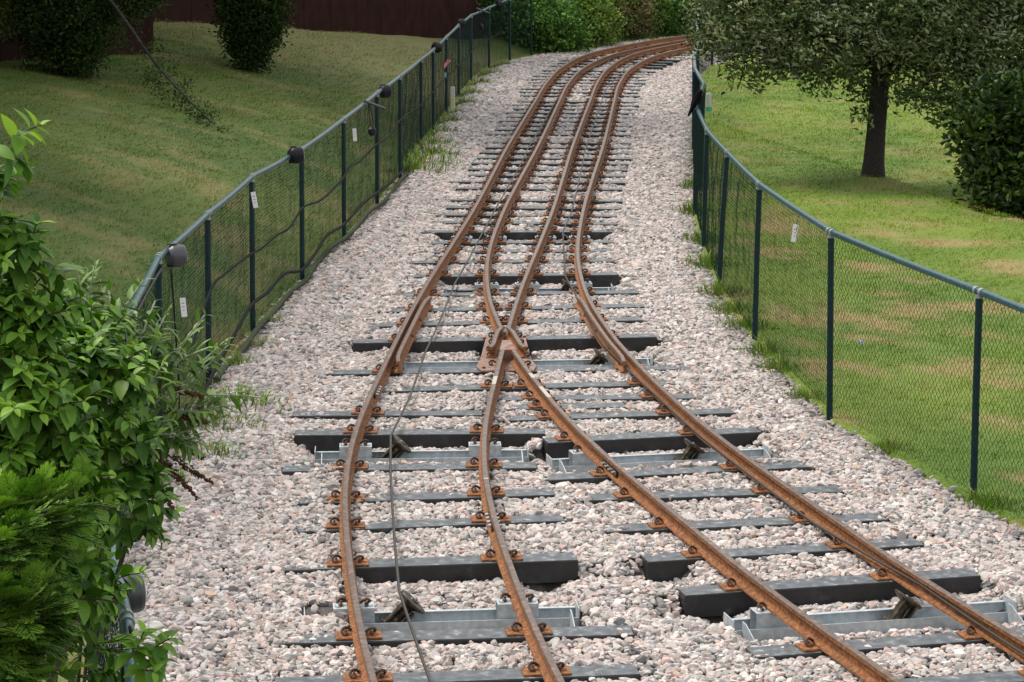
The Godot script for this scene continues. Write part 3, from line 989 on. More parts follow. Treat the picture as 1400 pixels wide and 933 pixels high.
# ------------------------------------------------------------------ fences
func wire_panel(a0: Vector3, a1: Vector3, b0: Vector3, b1: Vector3, w: float, r: float, seed_: float) -> ArrayMesh:   # a0 > b0 along the foot, a1 > b1 along the top
	var len_ := a0.distance_to(b0)
	var tall := a0.distance_to(a1)
	var nu := int(round(len_ / (w * .5)))
	var nv := int(round(tall / (w * .5)))
	var out := (b0 - a0).cross(a1 - a0).normalized()
	var side := (b0 - a0).normalized()
	var v := PackedVector3Array()
	var n := PackedVector3Array()
	var ix := PackedInt32Array()
	v.resize(nu * (nv + 1) * 3)
	n.resize(v.size())
	ix.resize(nu * nv * 18)
	var k := 0
	var e := 0
	for i in nu:
		for j in nv + 1:
			var u := (i + float((i + j) % 2)) / nu
			var t := float(j) / nv
			var p := a0.lerp(b0, u).lerp(a1.lerp(b1, u), t)
			p += out * (.010 * noise.get_noise_2d(u * 90.0 + seed_ * 37.0, t * 60.0) + (.002 if j % 2 == 0 else -.002))
			p.y -= .012 * sin(PI * u) * t
			v[k] = p + out * r
			v[k + 1] = p - out * (r * .5) + side * (r * .87)
			v[k + 2] = p - out * (r * .5) - side * (r * .87)
			n[k] = out
			n[k + 1] = (side - out * .5).normalized()
			n[k + 2] = (-side - out * .5).normalized()
			if j < nv:
				for q in 3:
					var s := (q + 1) % 3
					ix[e] = k + q
					ix[e + 1] = k + 3 + q
					ix[e + 2] = k + s
					ix[e + 3] = k + s
					ix[e + 4] = k + 3 + q
					ix[e + 5] = k + 3 + s
					e += 6
			k += 3
	var arr := []
	arr.resize(Mesh.ARRAY_MAX)
	arr[Mesh.ARRAY_VERTEX] = v
	arr[Mesh.ARRAY_NORMAL] = n
	arr[Mesh.ARRAY_INDEX] = ix
	var m := ArrayMesh.new()
	m.add_surface_from_arrays(Mesh.PRIMITIVE_TRIANGLES, arr)
	m.surface_set_material(0, M.fence_wire)
	return m

func make_fence(line: PackedVector2Array, posts: Array, label: String) -> void:      # posts: [D, height, lean]
	var d0: float = posts[0][0]
	var base0 := P(flat_line(line, d0), -.13, d0)
	var o := thing("chain_link_fence", Transform3D(Basis(), base0), label, "fence")
	var inv := -base0
	var feet := []
	var tops := []
	for q in posts:
		var foot := P(flat_line(line, q[0]), -.13, q[0]) + inv
		feet.append(foot)
		var lean: Vector3 = Vector3(q[2], 0, q[3]) if q.size() > 3 else Vector3.ZERO
		tops.append(foot + Vector3(0, q[1], 0) + lean)
	for i in feet.size():
		var m := MB.new()
		m.tube([feet[i] - Vector3(0, .25, 0), feet[i].lerp(tops[i], .5), tops[i] - Vector3(0, .01, 0)], .0265, 12)
		part(o, "post", m.mesh(M.fence_paint))
		m = MB.new()
		var dir: Vector3 = (tops[mini(i + 1, tops.size() - 1)] - tops[maxi(i - 1, 0)]).normalized()
		for s in [-1, 1]: m.tube([tops[i] + dir * (s * .045 - .018), tops[i] + dir * (s * .045 + .018)], .031, 12)
		m.tube([tops[i] + Vector3(0, -.05, 0), tops[i] + Vector3(0, -.02, 0)], .031, 12)
		part(o, "clamp", m.mesh(M.clamp))
	for i in feet.size() - 1:
		var d: float = (posts[i][0] + posts[i + 1][0]) * .5
		var near_end: bool = d < 24.0
		var m := MB.new()
		var run := []
		for k in 9:
			var p: Vector3 = (tops[i] as Vector3).lerp(tops[i + 1], k / 8.0)
			run.append(p + Vector3(0, -.008 * sin(PI * k / 8.0), 0))
		m.tube(run, .0265, 12, false)
		part(o, "top_rail", m.mesh(M.worn_paint if d < 13.5 and line == fence_l else M.skylit_rail_paint))
		var up := Vector3(0, .04, 0)
		part(o, "wire_mesh", wire_panel(feet[i] + up, tops[i], feet[i + 1] + up, tops[i + 1], .066 if d < 36 else .085, .0017 if d < 36 else .0021, i), null)

func fence_at(line: PackedVector2Array, d: float, h: float, off: float) -> Vector3:
	return P(flat_line(line, d) + off, -.13 + h, d)

func hang_along(line: PackedVector2Array, pts: Array, r: float, off: float, m: Material, called: String, label: String, category: String, group := "") -> void:   # pts: [D, height]
	var path := []
	for i in pts.size() - 1:
		for k in 5:
			var t := k / 5.0
			var d := lerpf(pts[i][0], pts[i + 1][0], t)
			var h: float = cubic_interpolate(pts[i][1], pts[i + 1][1], pts[maxi(i - 1, 0)][1], pts[mini(i + 2, pts.size() - 1)][1], t)
			path.append(fence_at(line, d, h, off))
	path.append(fence_at(line, pts[-1][0], pts[-1][1], off))
	var b := MB.new()
	b.tube(path, r, 8)
	tag(part(self, called, b.mesh(m)), label, category, group)

func make_lamp(d: float, h: float, label: String, off := .07) -> void:
	var at := fence_at(fence_l, d, h, off)
	var o := thing("fence_lamp", Transform3D(ramp * Basis(Vector3.UP, .35), at), label, "lamp", "black rounded lamps along the left fence")
	var side := Basis(Vector3(0, -1, 0), Vector3(1, 0, 0), Vector3(0, 0, 1))          # the housing points across the track
	var b := MB.new()
	b.lathe([Vector2(.001, -.085), Vector2(.045, -.08), Vector2(.075, -.06), Vector2(.088, -.03), Vector2(.090, .02), Vector2(.086, .055), Vector2(.078, .07)], 20, Transform3D(side, Vector3.ZERO))
	part(o, "housing", b.mesh(M.grey_plastic if d < 24 else M.black_plastic))
	b = MB.new()
	b.lathe([Vector2(.078, .0705), Vector2(.06, .078), Vector2(.001, .082)], 20, Transform3D(side, Vector3.ZERO))
	part(o, "lens", b.mesh(M.lens))
	b = MB.new()
	b.box(tf(-.06, -.03, 0), Vector3(.02, .10, .05), .003)
	b.box(tf(-.03, .092, 0), Vector3(.07, .008, .04), .002)
	part(o, "bracket", b.mesh(M.black_plastic))

func make_tag(line: PackedVector2Array, d: float, h: float, off: float, tilt: float, label: String) -> void:
	var o := thing("tag", Transform3D(ramp * Basis(Vector3.BACK, tilt), fence_at(line, d, h, off)), label, "tag", "white tags tied to the fences")
	var b := MB.new()
	b.box(tf(0, 0, 0), Vector3(.046, .155, .004), .001)
	part(o, "plate", b.mesh(M.tag_white))
	b = MB.new()
	b.tube([Vector3(0, .075, .0), Vector3(.008, .11, -.01), Vector3(.012, .15, -.03)], .003, 5)
	part(o, "tie", b.mesh(M.ink))
	for k in 3:
		b = MB.new()
		b.box(tf(0, .035 - k * .03, .0028), Vector3(.022 - .004 * k, .007, .0015), .0004)
		part(o, "print", b.mesh(M.clamp))

func make_hanging_lamp(d: float, h: float, label: String) -> void:
	var o := thing("hanging_lamp", Transform3D(Basis(), fence_at(fence_l, d, h, .10)), label, "lamp", "small black lamps hanging from the left fence")
	var b := MB.new()
	b.lathe([Vector2(.001, -.075), Vector2(.03, -.07), Vector2(.052, -.045), Vector2(.052, .01), Vector2(.03, .035), Vector2(.012, .06), Vector2(.001, .065)], 14, Transform3D())
	part(o, "shade", b.mesh(M.black_plastic))
	b = MB.new()
	b.tube([Vector3(-.02, .06, 0), Vector3(-.035, .2, 0), Vector3(-.05, .36, 0)], .006, 6)
	b.tube([Vector3(.015, .06, 0), Vector3(.0, .2, 0), Vector3(-.04, .36, 0)], .006, 6)
	part(o, "cord", b.mesh(M.black_plastic))
	b = MB.new()
	b.tube([Vector3(-.10, .37, .02), Vector3(0, .33, 0), Vector3(.16, .27, -.03)], .018, 8)
	part(o, "arm", b.mesh(M.grey_plastic))

func make_bird() -> void:
	var at := P(flat_line(fence_r, 33.3), -.13 + 1.43, 33.2)
	var o := thing("bird", Transform3D(Basis(Vector3.UP, -.35), at), "black bird perched on the right fence rail, tail hanging towards the track", "bird")
	var b := MB.new()
	var path := [Vector3(-.115, -.150, .02), Vector3(-.085, -.090, .015), Vector3(-.062, -.045, .01), Vector3(-.043, -.005, .005), Vector3(-.022, .035, 0), Vector3(-.002, .072, 0), Vector3(.014, .105, 0), Vector3(.024, .130, 0), Vector3(.036, .152, 0), Vector3(.052, .160, 0), Vector3(.066, .157, 0)]
	b.tube(path, [.014, .020, .030, .046, .057, .055, .044, .036, .037, .030, .012], 14)
	part(o, "body", b.mesh(M.feather))
	b = MB.new()
	b.tube([Vector3(.062, .158, 0), Vector3(.080, .154, 0), Vector3(.100, .148, 0)], [.012, .009, .001], 8)
	part(o, "beak", b.mesh(M.beak))
	for s in [-1, 1]:
		b = MB.new()
		b.tube([Vector3(.005, .085, s * .040), Vector3(-.025, .03, s * .054), Vector3(-.055, -.03, s * .044), Vector3(-.090, -.10, s * .026)], [.018, .034, .026, .006], 10, true, .4)
		part(o, "wing", b.mesh(M.feather))
		b = MB.new()
		b.tube([Vector3(-.01, .02, s * .025), Vector3(.004, -.02, s * .026), Vector3(.008, -.048, s * .026)], .006, 6)
		b.tube([Vector3(-.008, -.048, s * .026), Vector3(.022, -.046, s * .03)], .005, 5)
		part(o, "leg", b.mesh(M.beak))
		b = MB.new()
		b.lathe([Vector2(.001, -.004), Vector2(.004, 0), Vector2(.001, .004)], 8, tf(.050, .166, s * .026))
		part(o, "eye", b.mesh(M.lens))

func make_fence_things() -> void:
	make_fence(fence_l, [[7.3, 1.42], [10.2, 1.44], [13.3, 1.45], [16.5, 1.46], [19.56, 1.52], [22.39, 1.47], [25.09, 1.47], [28.14, 1.40], [31.2, 1.43], [34.51, 1.45], [37.43, 1.43], [42.0, 1.33], [44.4, 1.31], [47.35, 1.33], [50.45, 1.35], [54.2, 1.31], [57.6, 1.28], [59.8, 1.36], [61.3, 1.45]], "long green chain-link fence on the left, following the foot of the shaded bank")
	make_fence(fence_r, [[9.6, 1.46], [12.6, 1.46], [15.45, 1.47], [18.28, 1.47, .03, 0.0], [21.08, 1.50], [24.58, 1.46, .04, .0], [27.75, 1.41, .09, .02], [30.65, 1.35, .04, 0.0], [33.57, 1.37, .01, 0.0], [36.2, 1.42, .05, 0.0], [39.2, 1.40], [41.2, 1.42], [45.3, 1.42], [49.3, 1.42], [54.4, 1.42], [58, 1.42], [62, 1.42], [66, 1.42], [69, 1.42]], "green chain-link fence on the right, between the ballast and the bright lawn")
	hang_along(fence_l, [[19.6, .70], [20.8, .55], [21.72, .74], [22.4, .86], [22.9, .86], [24.6, .80], [25.3, .75], [26.2, .75], [27.1, .72], [27.9, .81], [29.2, .73], [30.8, .77], [31.4, .84], [32.4, .80], [33.8, .83], [35.6, .78], [37.2, .85], [41.4, .67], [44.2, .66], [47.7, .66], [53.3, .63], [56.7, .64], [59.1, .65]], .012, .05, M.conduit, "conduit", "grey conduit sagging from post to post halfway up the left fence", "cable", "conduits along the left fence")
	hang_along(fence_l, [[17.0, .02], [18.6, .25], [19.5, .10], [20.6, .02], [22.7, .14], [23.6, .23], [24.6, .31], [25.6, .27], [26.6, .30], [27.8, .16], [28.7, .2], [29.5, .28], [30.7, .23], [32.5, .25], [34.3, .19], [35.3, .15], [37.1, .11], [38.7, .06]], .017, .055, M.conduit, "conduit", "thicker grey conduit looping low along the foot of the left fence", "cable", "conduits along the left fence")
	hang_along(fence_l, [[7.5, 1.43], [9.2, 1.40], [10.0, 1.46], [10.6, 1.40], [11.4, 1.44], [12.6, 1.37], [14.2, 1.41], [17.5, 1.43], [19.6, 1.44], [20.1, 1.38]], .011, .035, M.black_plastic, "wire", "black wires running along the worn top rail at lower left", "cable")
	hang_along(fence_l, [[20.1, 1.36], [20.2, 1.05], [20.3, .7], [20.4, .35], [20.3, .05]], .007, .035, M.conduit, "wire", "thin grey wire dropping from the nearest round lamp down its fence post", "cable")
	# hose lying on the gravel
	var hose := [[-2.57, 22.4], [-2.55, 23.07], [-2.47, 23.96], [-2.42, 25.2], [-2.33, 26.85], [-2.2, 27.76], [-2.2, 28.94], [-2.13, 29.99], [-1.98, 30.9], [-1.93, 31.87], [-1.84, 33.14], [-1.71, 34.06], [-1.64, 35.35], [-1.52, 37.35], [-1.50, 39.6], [-1.40, 42.4]]
	var path := []
	for i in hose.size() - 1:
		for k in 4:
			var t := k / 4.0
			var j0: Array = hose[maxi(i - 1, 0)]
			var j3: Array = hose[mini(i + 2, hose.size() - 1)]
			var x: float = cubic_interpolate(hose[i][0], hose[i + 1][0], j0[0], j3[0], t)
			var d: float = cubic_interpolate(hose[i][1], hose[i + 1][1], j0[1], j3[1], t)
			path.append(P(x, -.095 + .02 * sin(d * 2.1), d))
	var b := MB.new()
	b.tube(path, .027, 10)
	tag(part(self, "hose", b.mesh(M.mossy_hose)), "thick mossy grey hose snaking on the gravel along the left fence", "hose")
	make_lamp(20.14, 1.46, "largest round grey lamp, nearest on the left fence above the shrub")
	make_lamp(27.5, 1.42, "round black lamp second along the left fence, beside a white tag", .05)
	make_lamp(35.26, 1.41, "round black lamp on the left fence just beyond the hanging lamp", .03)
	make_lamp(44.9, 1.31, "square black lamp topping the left fence before the pink ribbon", .02)
	make_lamp(50.7, 1.36, "pale-topped round lamp on the left fence where it bends before the brown wall", .03)
	make_lamp(58.5, 1.29, "farthest round black lamp on the left fence near the hedge", .03)
	make_lamp(11.0, 1.36, "dark lamp half hidden by yew sprays on the worn rail at lower left", .08)
	make_hanging_lamp(33.22, 1.10, "small black lamp hanging on two cords from the middle of the left fence")
	make_hanging_lamp(55.2, 1.03, "small black lamp hanging on the far left fence in front of the brown wall")
	make_tag(fence_l, 20.76, .95, .03, .08, "white tag on the left fence below the nearest round lamp")
	make_tag(fence_l, 25.0, 1.27, .05, .16, "tilted white tag against the third clear post of the left fence")
	make_tag(fence_l, 32.06, 1.16, .03, .06, "white tag near the hanging black lamp on the left fence")
	make_tag(fence_r, 22.8, 1.26, .02, -.14, "white tag tied below the top rail of the right fence")
	# ribbon and bottle tied to a post
	var o := thing("ribbon", Transform3D(Basis(), fence_at(fence_l, 46.9, .88, .03)), "pink ribbon tied to the left fence above a teal cap", "ribbon")
	b = MB.new()
	b.box(tf(0, 0, 0, Basis(Vector3.BACK, -.6)), Vector3(.05, .17, .012), .004)
	b.box(tf(.045, .045, 0, Basis(Vector3.BACK, -1.2)), Vector3(.03, .09, .012), .004)
	part(o, "cloth", b.mesh(M.pink))
	b = MB.new()
	b.tube([Vector3(-.02, -.24, 0), Vector3(-.02, -.15, 0)], .028, 10)
	part(o, "cap", b.mesh(M.teal))
	o = thing("marker_post", Transform3D(ramp, P(-1.06, -.16, 47.0)), "short pale marker post with yellow stickers beside the left fence", "post")
	b = MB.new()
	b.box(tf(0, .25, 0), Vector3(.085, .50, .07), .01)
	part(o, "post", b.mesh(M.post_white))
	for y in [.28, .17]:
		b = MB.new()
		b.box(tf(.008, y, .036), Vector3(.05, .05, .004), .001)
		part(o, "sticker", b.mesh(M.yellow))
	o = thing("bottle_feeder", Transform3D(Basis(), P(2.50, 1.19, 33.4)), "pale bottle with a green base hung behind the perched bird", "bottle")
	b = MB.new()
	b.lathe([Vector2(.001, .24), Vector2(.03, .235), Vector2(.038, .21), Vector2(.038, .06)], 12, Transform3D())
	part(o, "bottle", b.mesh(M.cloudy_plastic))
	b = MB.new()
	b.lathe([Vector2(.038, .06), Vector2(.04, .055), Vector2(.04, .0), Vector2(.001, -.002)], 12, Transform3D())
	part(o, "base", b.mesh(M.green_cap))
	make_bird()
	o = thing("litter", Transform3D(ramp * Basis(Vector3.UP, .5), P(3.27, bank(3.27, 24.3) + .02, 24.3)), "small crumpled pale blue litter on the lawn behind the right fence", "litter")
	b = MB.new()
	b.face([Vector3(-.03, 0, 0), Vector3(.035, .01, .01), Vector3(.03, .035, -.01), Vector3(-.015, .03, .02)], Vector3(0, 0, 1))
	b.face([Vector3(-.015, .03, .02), Vector3(.03, .035, -.01), Vector3(.0, .05, -.03)], Vector3(0, .5, 1))
	part(o, "paper", b.mesh(M.litter_blue))

func make_shed() -> void:
	var a := Vector2(-12.0, 45.5)
	var z := Vector2(-.75, 61.9)
	var o := thing("brown_shed", Transform3D(Basis(), P(-4.6, .6, 55.5)), "long dark brown clad shed behind the left bank, with a nearer block at its end", "building")
	var inv := -P(-4.6, .6, 55.5)
	var wall := func(called: String, p: Vector2, q: Vector2, y0: float, tall: float, m: Material) -> void:
		var f := P(p.x, y0, p.y) + inv
		var g := P(q.x, y0, q.y) + inv
		f.y = minf(f.y, g.y) - 1.5
		g.y = f.y
		var x := (g - f).normalized()
		var len_ := f.distance_to(g)
		var t := Transform3D(Basis(x, Vector3.UP, x.cross(Vector3.UP)), (f + g) * .5 + Vector3(0, tall * .5, 0))
		var b := MB.new()
		b.box(t, Vector3(len_, tall, .2), .01)
		part(o, called, b.mesh(m))
		var k := .35
		while k < len_ - .1:
			b = MB.new()
			b.box(Transform3D(t.basis, t * Vector3(k - len_ * .5, 0, .101)), Vector3(.05, tall - .02, .016), .007)
			part(o, "cladding_rib", b.mesh(m))
			k += .9
	(wall as Callable).call("wall", Vector2(-10.3, 47.9), z, .9, 9.5, M.brown_cladding)
	(wall as Callable).call("block_wall", Vector2(-13.5, 27.3), Vector2(-6.36, 46.2), .9, 9.0, M.brown_cladding)
	(wall as Callable).call("end_wall", Vector2(-6.36, 46.2), Vector2(-8.9, 49.9), .9, 9.0, M.brown_cladding)
	var b := MB.new()
	var c := P(-11.5, 6.5, 55) + inv
	b.box(Transform3D(Basis(Vector3.UP, -.9), c + Vector3(0, 3.0, 0)), Vector3(24, .25, 7), .02)
	part(o, "roof", b.mesh(M.brown_cladding))

# ------------------------------------------------------------------ plants
func leaf_shape(len_: float, w: float, fold: float, droop: float, belly := .42, steps := 5) -> ArrayMesh:     # along +Z from its stalk, upper side +Y
	var b := MB.new()
	var row := []
	for i in steps + 1:
		var t := float(i) / steps
		var ww := w * .5 * pow(sin(PI * pow(t, log(.5) / log(belly))), .8) if i > 0 and i < steps else .0008
		var z := len_ * t
		var y := -droop * t * t
		row.append([Vector3(-ww, y + fold * ww, z), Vector3(0, y, z), Vector3(ww, y + fold * ww, z)])
	for i in steps + 1:
		for k in 3:
			b.v.append(row[i][k])
			var s := 0.0 if k == 1 else (-1.0 if k == 0 else 1.0)
			b.n.append(Vector3(-s * fold * .8, 1.0, 2.0 * droop * i / steps / len_).normalized())
			b.c.append(Color.WHITE)
	for i in steps:
		for k in 2:
			var p := i * 3 + k
			b.ix.append_array(PackedInt32Array([p, p + 1, p + 3, p + 1, p + 4, p + 3]))
	return b.mesh()

func sprig_shape(count: int, len_: float, w: float, spread: float, seed_: int, droop := .0) -> ArrayMesh:      # a twig end with small folded leaves
	var r := RandomNumberGenerator.new()
	r.seed = seed_
	var b := MB.new()
	for i in count:
		var d := Vector3(r.randfn() * .7, r.randfn() * .5 + .25 - droop, r.randfn() * .7).normalized()
		var at := Vector3(r.randfn(), r.randfn(), r.randfn()) * spread * .45
		var side := d.cross(Vector3(r.randfn(), r.randfn() + 1.5, r.randfn())).normalized()
		var up := side.cross(d)
		if up.y < 0: up = -up
		var l := len_ * r.randf_range(.7, 1.15)
		var ww := w * r.randf_range(.75, 1.15) * .5
		var p0 := at
		var p1 := at + d * l * .5 - up * l * .02
		var p2 := at + d * l - up * l * .15
		var g := r.randf_range(.78, 1.2)
		b.col = Color(g, g, g)
		for s in [-1, 1]: b.face([p0, p1 + side * ww * s + up * ww * .35, p2], up + side * s * -.2)
		b.face([p0, p1 + side * ww + up * ww * .35, p1 - side * ww + up * ww * .35], up)
	return b.mesh()

func toward(z: Vector3, up := Vector3.UP) -> Basis:             # a basis whose Z runs along z and whose Y leans to up
	z = z.normalized()
	var x := up.cross(z)
	if x.length() < .05: x = Vector3(1, 0, 0).cross(z)
	x = x.normalized()
	return Basis(x, z.cross(x), z)

func rand_dir() -> Vector3:
	var y := rng.randf_range(-1, 1)
	var a := rng.randf() * TAU
	var s := sqrt(1 - y * y)
	return Vector3(cos(a) * s, y, sin(a) * s)

func foliage(parent: Node, called: String, lobes: Array, count: int, shapes: Array, m: Material, colors: Array, size := 1.0, hollow := .35, droop := 0.0, shade_var := .25) -> void:   # lobes: [centre, radii]
	var weight := []
	var total := 0.0
	for l in lobes:
		var r: Vector3 = l[1]
		total += pow(r.x * r.y * r.z, .72)
		weight.append(total)
	var where := []
	var tint := []
	for s in shapes:
		where.append([])
		tint.append([])
	for i in count:
		var u := rng.randf() * total
		var k := 0
		while weight[k] < u: k += 1
		var c: Vector3 = lobes[k][0]
		var r: Vector3 = lobes[k][1]
		var d := rand_dir()
		var clump := noise.get_noise_3d(d.x * 60.0 + k * 17.0, d.y * 60.0, d.z * 60.0)
		var reach := pow(rng.randf_range(hollow * hollow * hollow, 1.0), .3333) * (1.0 + .38 * clump)
		var p := c + r * d * reach
		var q := (d * .9 + rand_dir() * .8 + Vector3(0, .2 - droop, 0)).normalized()
		var s := rng.randi() % shapes.size()
		where[s].append(Transform3D(toward(q, Vector3.UP + rand_dir() * .6).scaled(Vector3.ONE * size * rng.randf_range(.75, 1.25)), p))
		var cc: Color = colors[rng.randi() % colors.size()]
		var f := 1.0 + shade_var * (noise.get_noise_3d(p.x * 30.0, p.y * 30.0, p.z * 30.0) * 1.4 + rng.randf_range(-.5, .5))
		tint[s].append(Color(cc.r * f, cc.g * f, cc.b * f))
	for s in shapes.size(): copies(parent, called, shapes[s], m, where[s], tint[s])

func limb(parent: Node, called: String, pts: Array, r0: float, r1: float, m: Material, sides := 9) -> void:
	var b := MB.new()
	var fine := []
	var rr := []
	for i in pts.size() - 1:
		for k in 4:
			var t := k / 4.0
			fine.append((pts[i] as Vector3).cubic_interpolate(pts[i + 1], pts[maxi(i - 1, 0)], pts[mini(i + 2, pts.size() - 1)], t))
			rr.append(lerpf(r0, r1, (i + t) / (pts.size() - 1)))
	fine.append(pts[-1])
	rr.append(r1)
	b.tube(fine, rr, sides)
	part(parent, called, b.mesh(m))

func make_oak() -> void:
	var base := P(5.15, bank(5.15, 37.2) - .05, 37.2)
	var o := thing("oak_tree", Transform3D(Basis(), base), "spreading grey-green oak with a dark straight trunk on the right lawn", "tree")
	var b := MB.new()
	b.tube([Vector3(-.03, -.15, 0), Vector3(-.02, .05, 0), Vector3(-.01, .25, 0), Vector3(.02, .7, 0), Vector3(.06, 1.25, 0), Vector3(.10, 1.7, 0)], [.23, .175, .15, .135, .132, .145], 14)
	part(o, "trunk", b.mesh(M.bark))
	for q in [[-1.5, 1.75, .5], [-2.2, 2.2, -.4], [1.6, 2.0, .3], [.5, 2.8, .9], [-.6, 3.2, -.8], [1.9, 1.5, -.5], [-1.0, 1.5, 1.1]]:
		limb(o, "limb", [Vector3(.08, 1.35 + q[1] * .08, 0), Vector3(q[0] * .35 + .05, 1.45 + q[1] * .25, q[2] * .4), Vector3(q[0] * .7, 1.0 + q[1] * .55, q[2] * .8), Vector3(q[0], q[1], q[2])], .085, .015, M.bark, 7)
	var lobes := [
		[Vector3(-1.75, 2.35, .3), Vector3(.95, .62, .9)], [Vector3(-2.2, 1.98, .1), Vector3(.45, .35, .5)], [Vector3(-1.0, 2.0, .6), Vector3(.9, .55, .8)], [Vector3(-1.35, 1.58, .5), Vector3(.5, .22, .5)],
		[Vector3(0.0, 2.25, .6), Vector3(1.1, .62, .9)], [Vector3(.9, 2.1, .5), Vector3(.9, .7, .9)], [Vector3(1.9, 2.0, .3), Vector3(1.0, .8, 1.0)], [Vector3(2.6, 1.7, -.2), Vector3(.9, .8, .9)],
		[Vector3(-.3, 3.2, -.2), Vector3(1.9, 1.1, 1.6)], [Vector3(1.5, 3.1, 0), Vector3(1.5, 1.0, 1.4)], [Vector3(-1.6, 2.9, -.4), Vector3(1.0, .7, 1.0)], [Vector3(.2, 4.2, 0), Vector3(1.4, .9, 1.3)],
		[Vector3(-.55, 1.55, .4), Vector3(.35, .25, .4)], [Vector3(.45, 1.5, .3), Vector3(.5, .25, .4)], [Vector3(1.1, 1.4, .5), Vector3(.5, .35, .4)], [Vector3(-.1, 1.35, -.3), Vector3(.3, .25, .3)], [Vector3(-.22, 1.02, .3), Vector3(.13, .2, .15)], [Vector3(.55, 1.15, .4), Vector3(.35, .18, .3)], [Vector3(-1.9, 1.45, .4), Vector3(.3, .16, .3)], [Vector3(-.9, 1.3, .5), Vector3(.22, .16, .2)], [Vector3(.95, 1.0, .4), Vector3(.3, .25, .3)],
	]
	var shapes := [sprig_shape(9, .105, .042, .17, 1), sprig_shape(9, .105, .042, .17, 2), sprig_shape(8, .11, .044, .18, 3)]
	foliage(o, "foliage", lobes, 6400, shapes, M.tough_leaf, [L(.070, .112, .036), L(.095, .142, .046), L(.13, .175, .066), L(.18, .22, .105), L(.044, .075, .022)], 1.0, .45, .1)
	foliage(o, "highlight_leaves", lobes.slice(0, 8), 800, shapes, M.tough_leaf, [L(.26, .29, .19), L(.28, .30, .15)], .9, .93, -.3)  # paler grey-green outer leaves carry the crown's highlights in their colour

func round_shrub(called: String, x: float, d: float, lobes: Array, count: int, shapes: Array, colors: Array, label: String, category: String, group := "", size := 1.0, m: Material = null, droop := 0.0) -> Node3D:
	var o := thing(called, Transform3D(Basis(), P(x, ground_y(x, d) if ground_y(x, d) > -.4 else -.14, d)), label, category, group)
	var top := 0.0
	for l in lobes: top = maxf(top, l[0].y)
	var i := 0
	for l in lobes:
		if i % maxi(1, lobes.size() / 5) == 0:
			var c: Vector3 = l[0]
			limb(o, "stem", [Vector3(c.x * .1, -.1, c.z * .1), Vector3(c.x * .4, c.y * .4, c.z * .35), c], .035, .012, M.bark, 6)
		i += 1
	foliage(o, "foliage", lobes, count, shapes, m if m else M.leaf, colors, size, .5, droop)
	return o

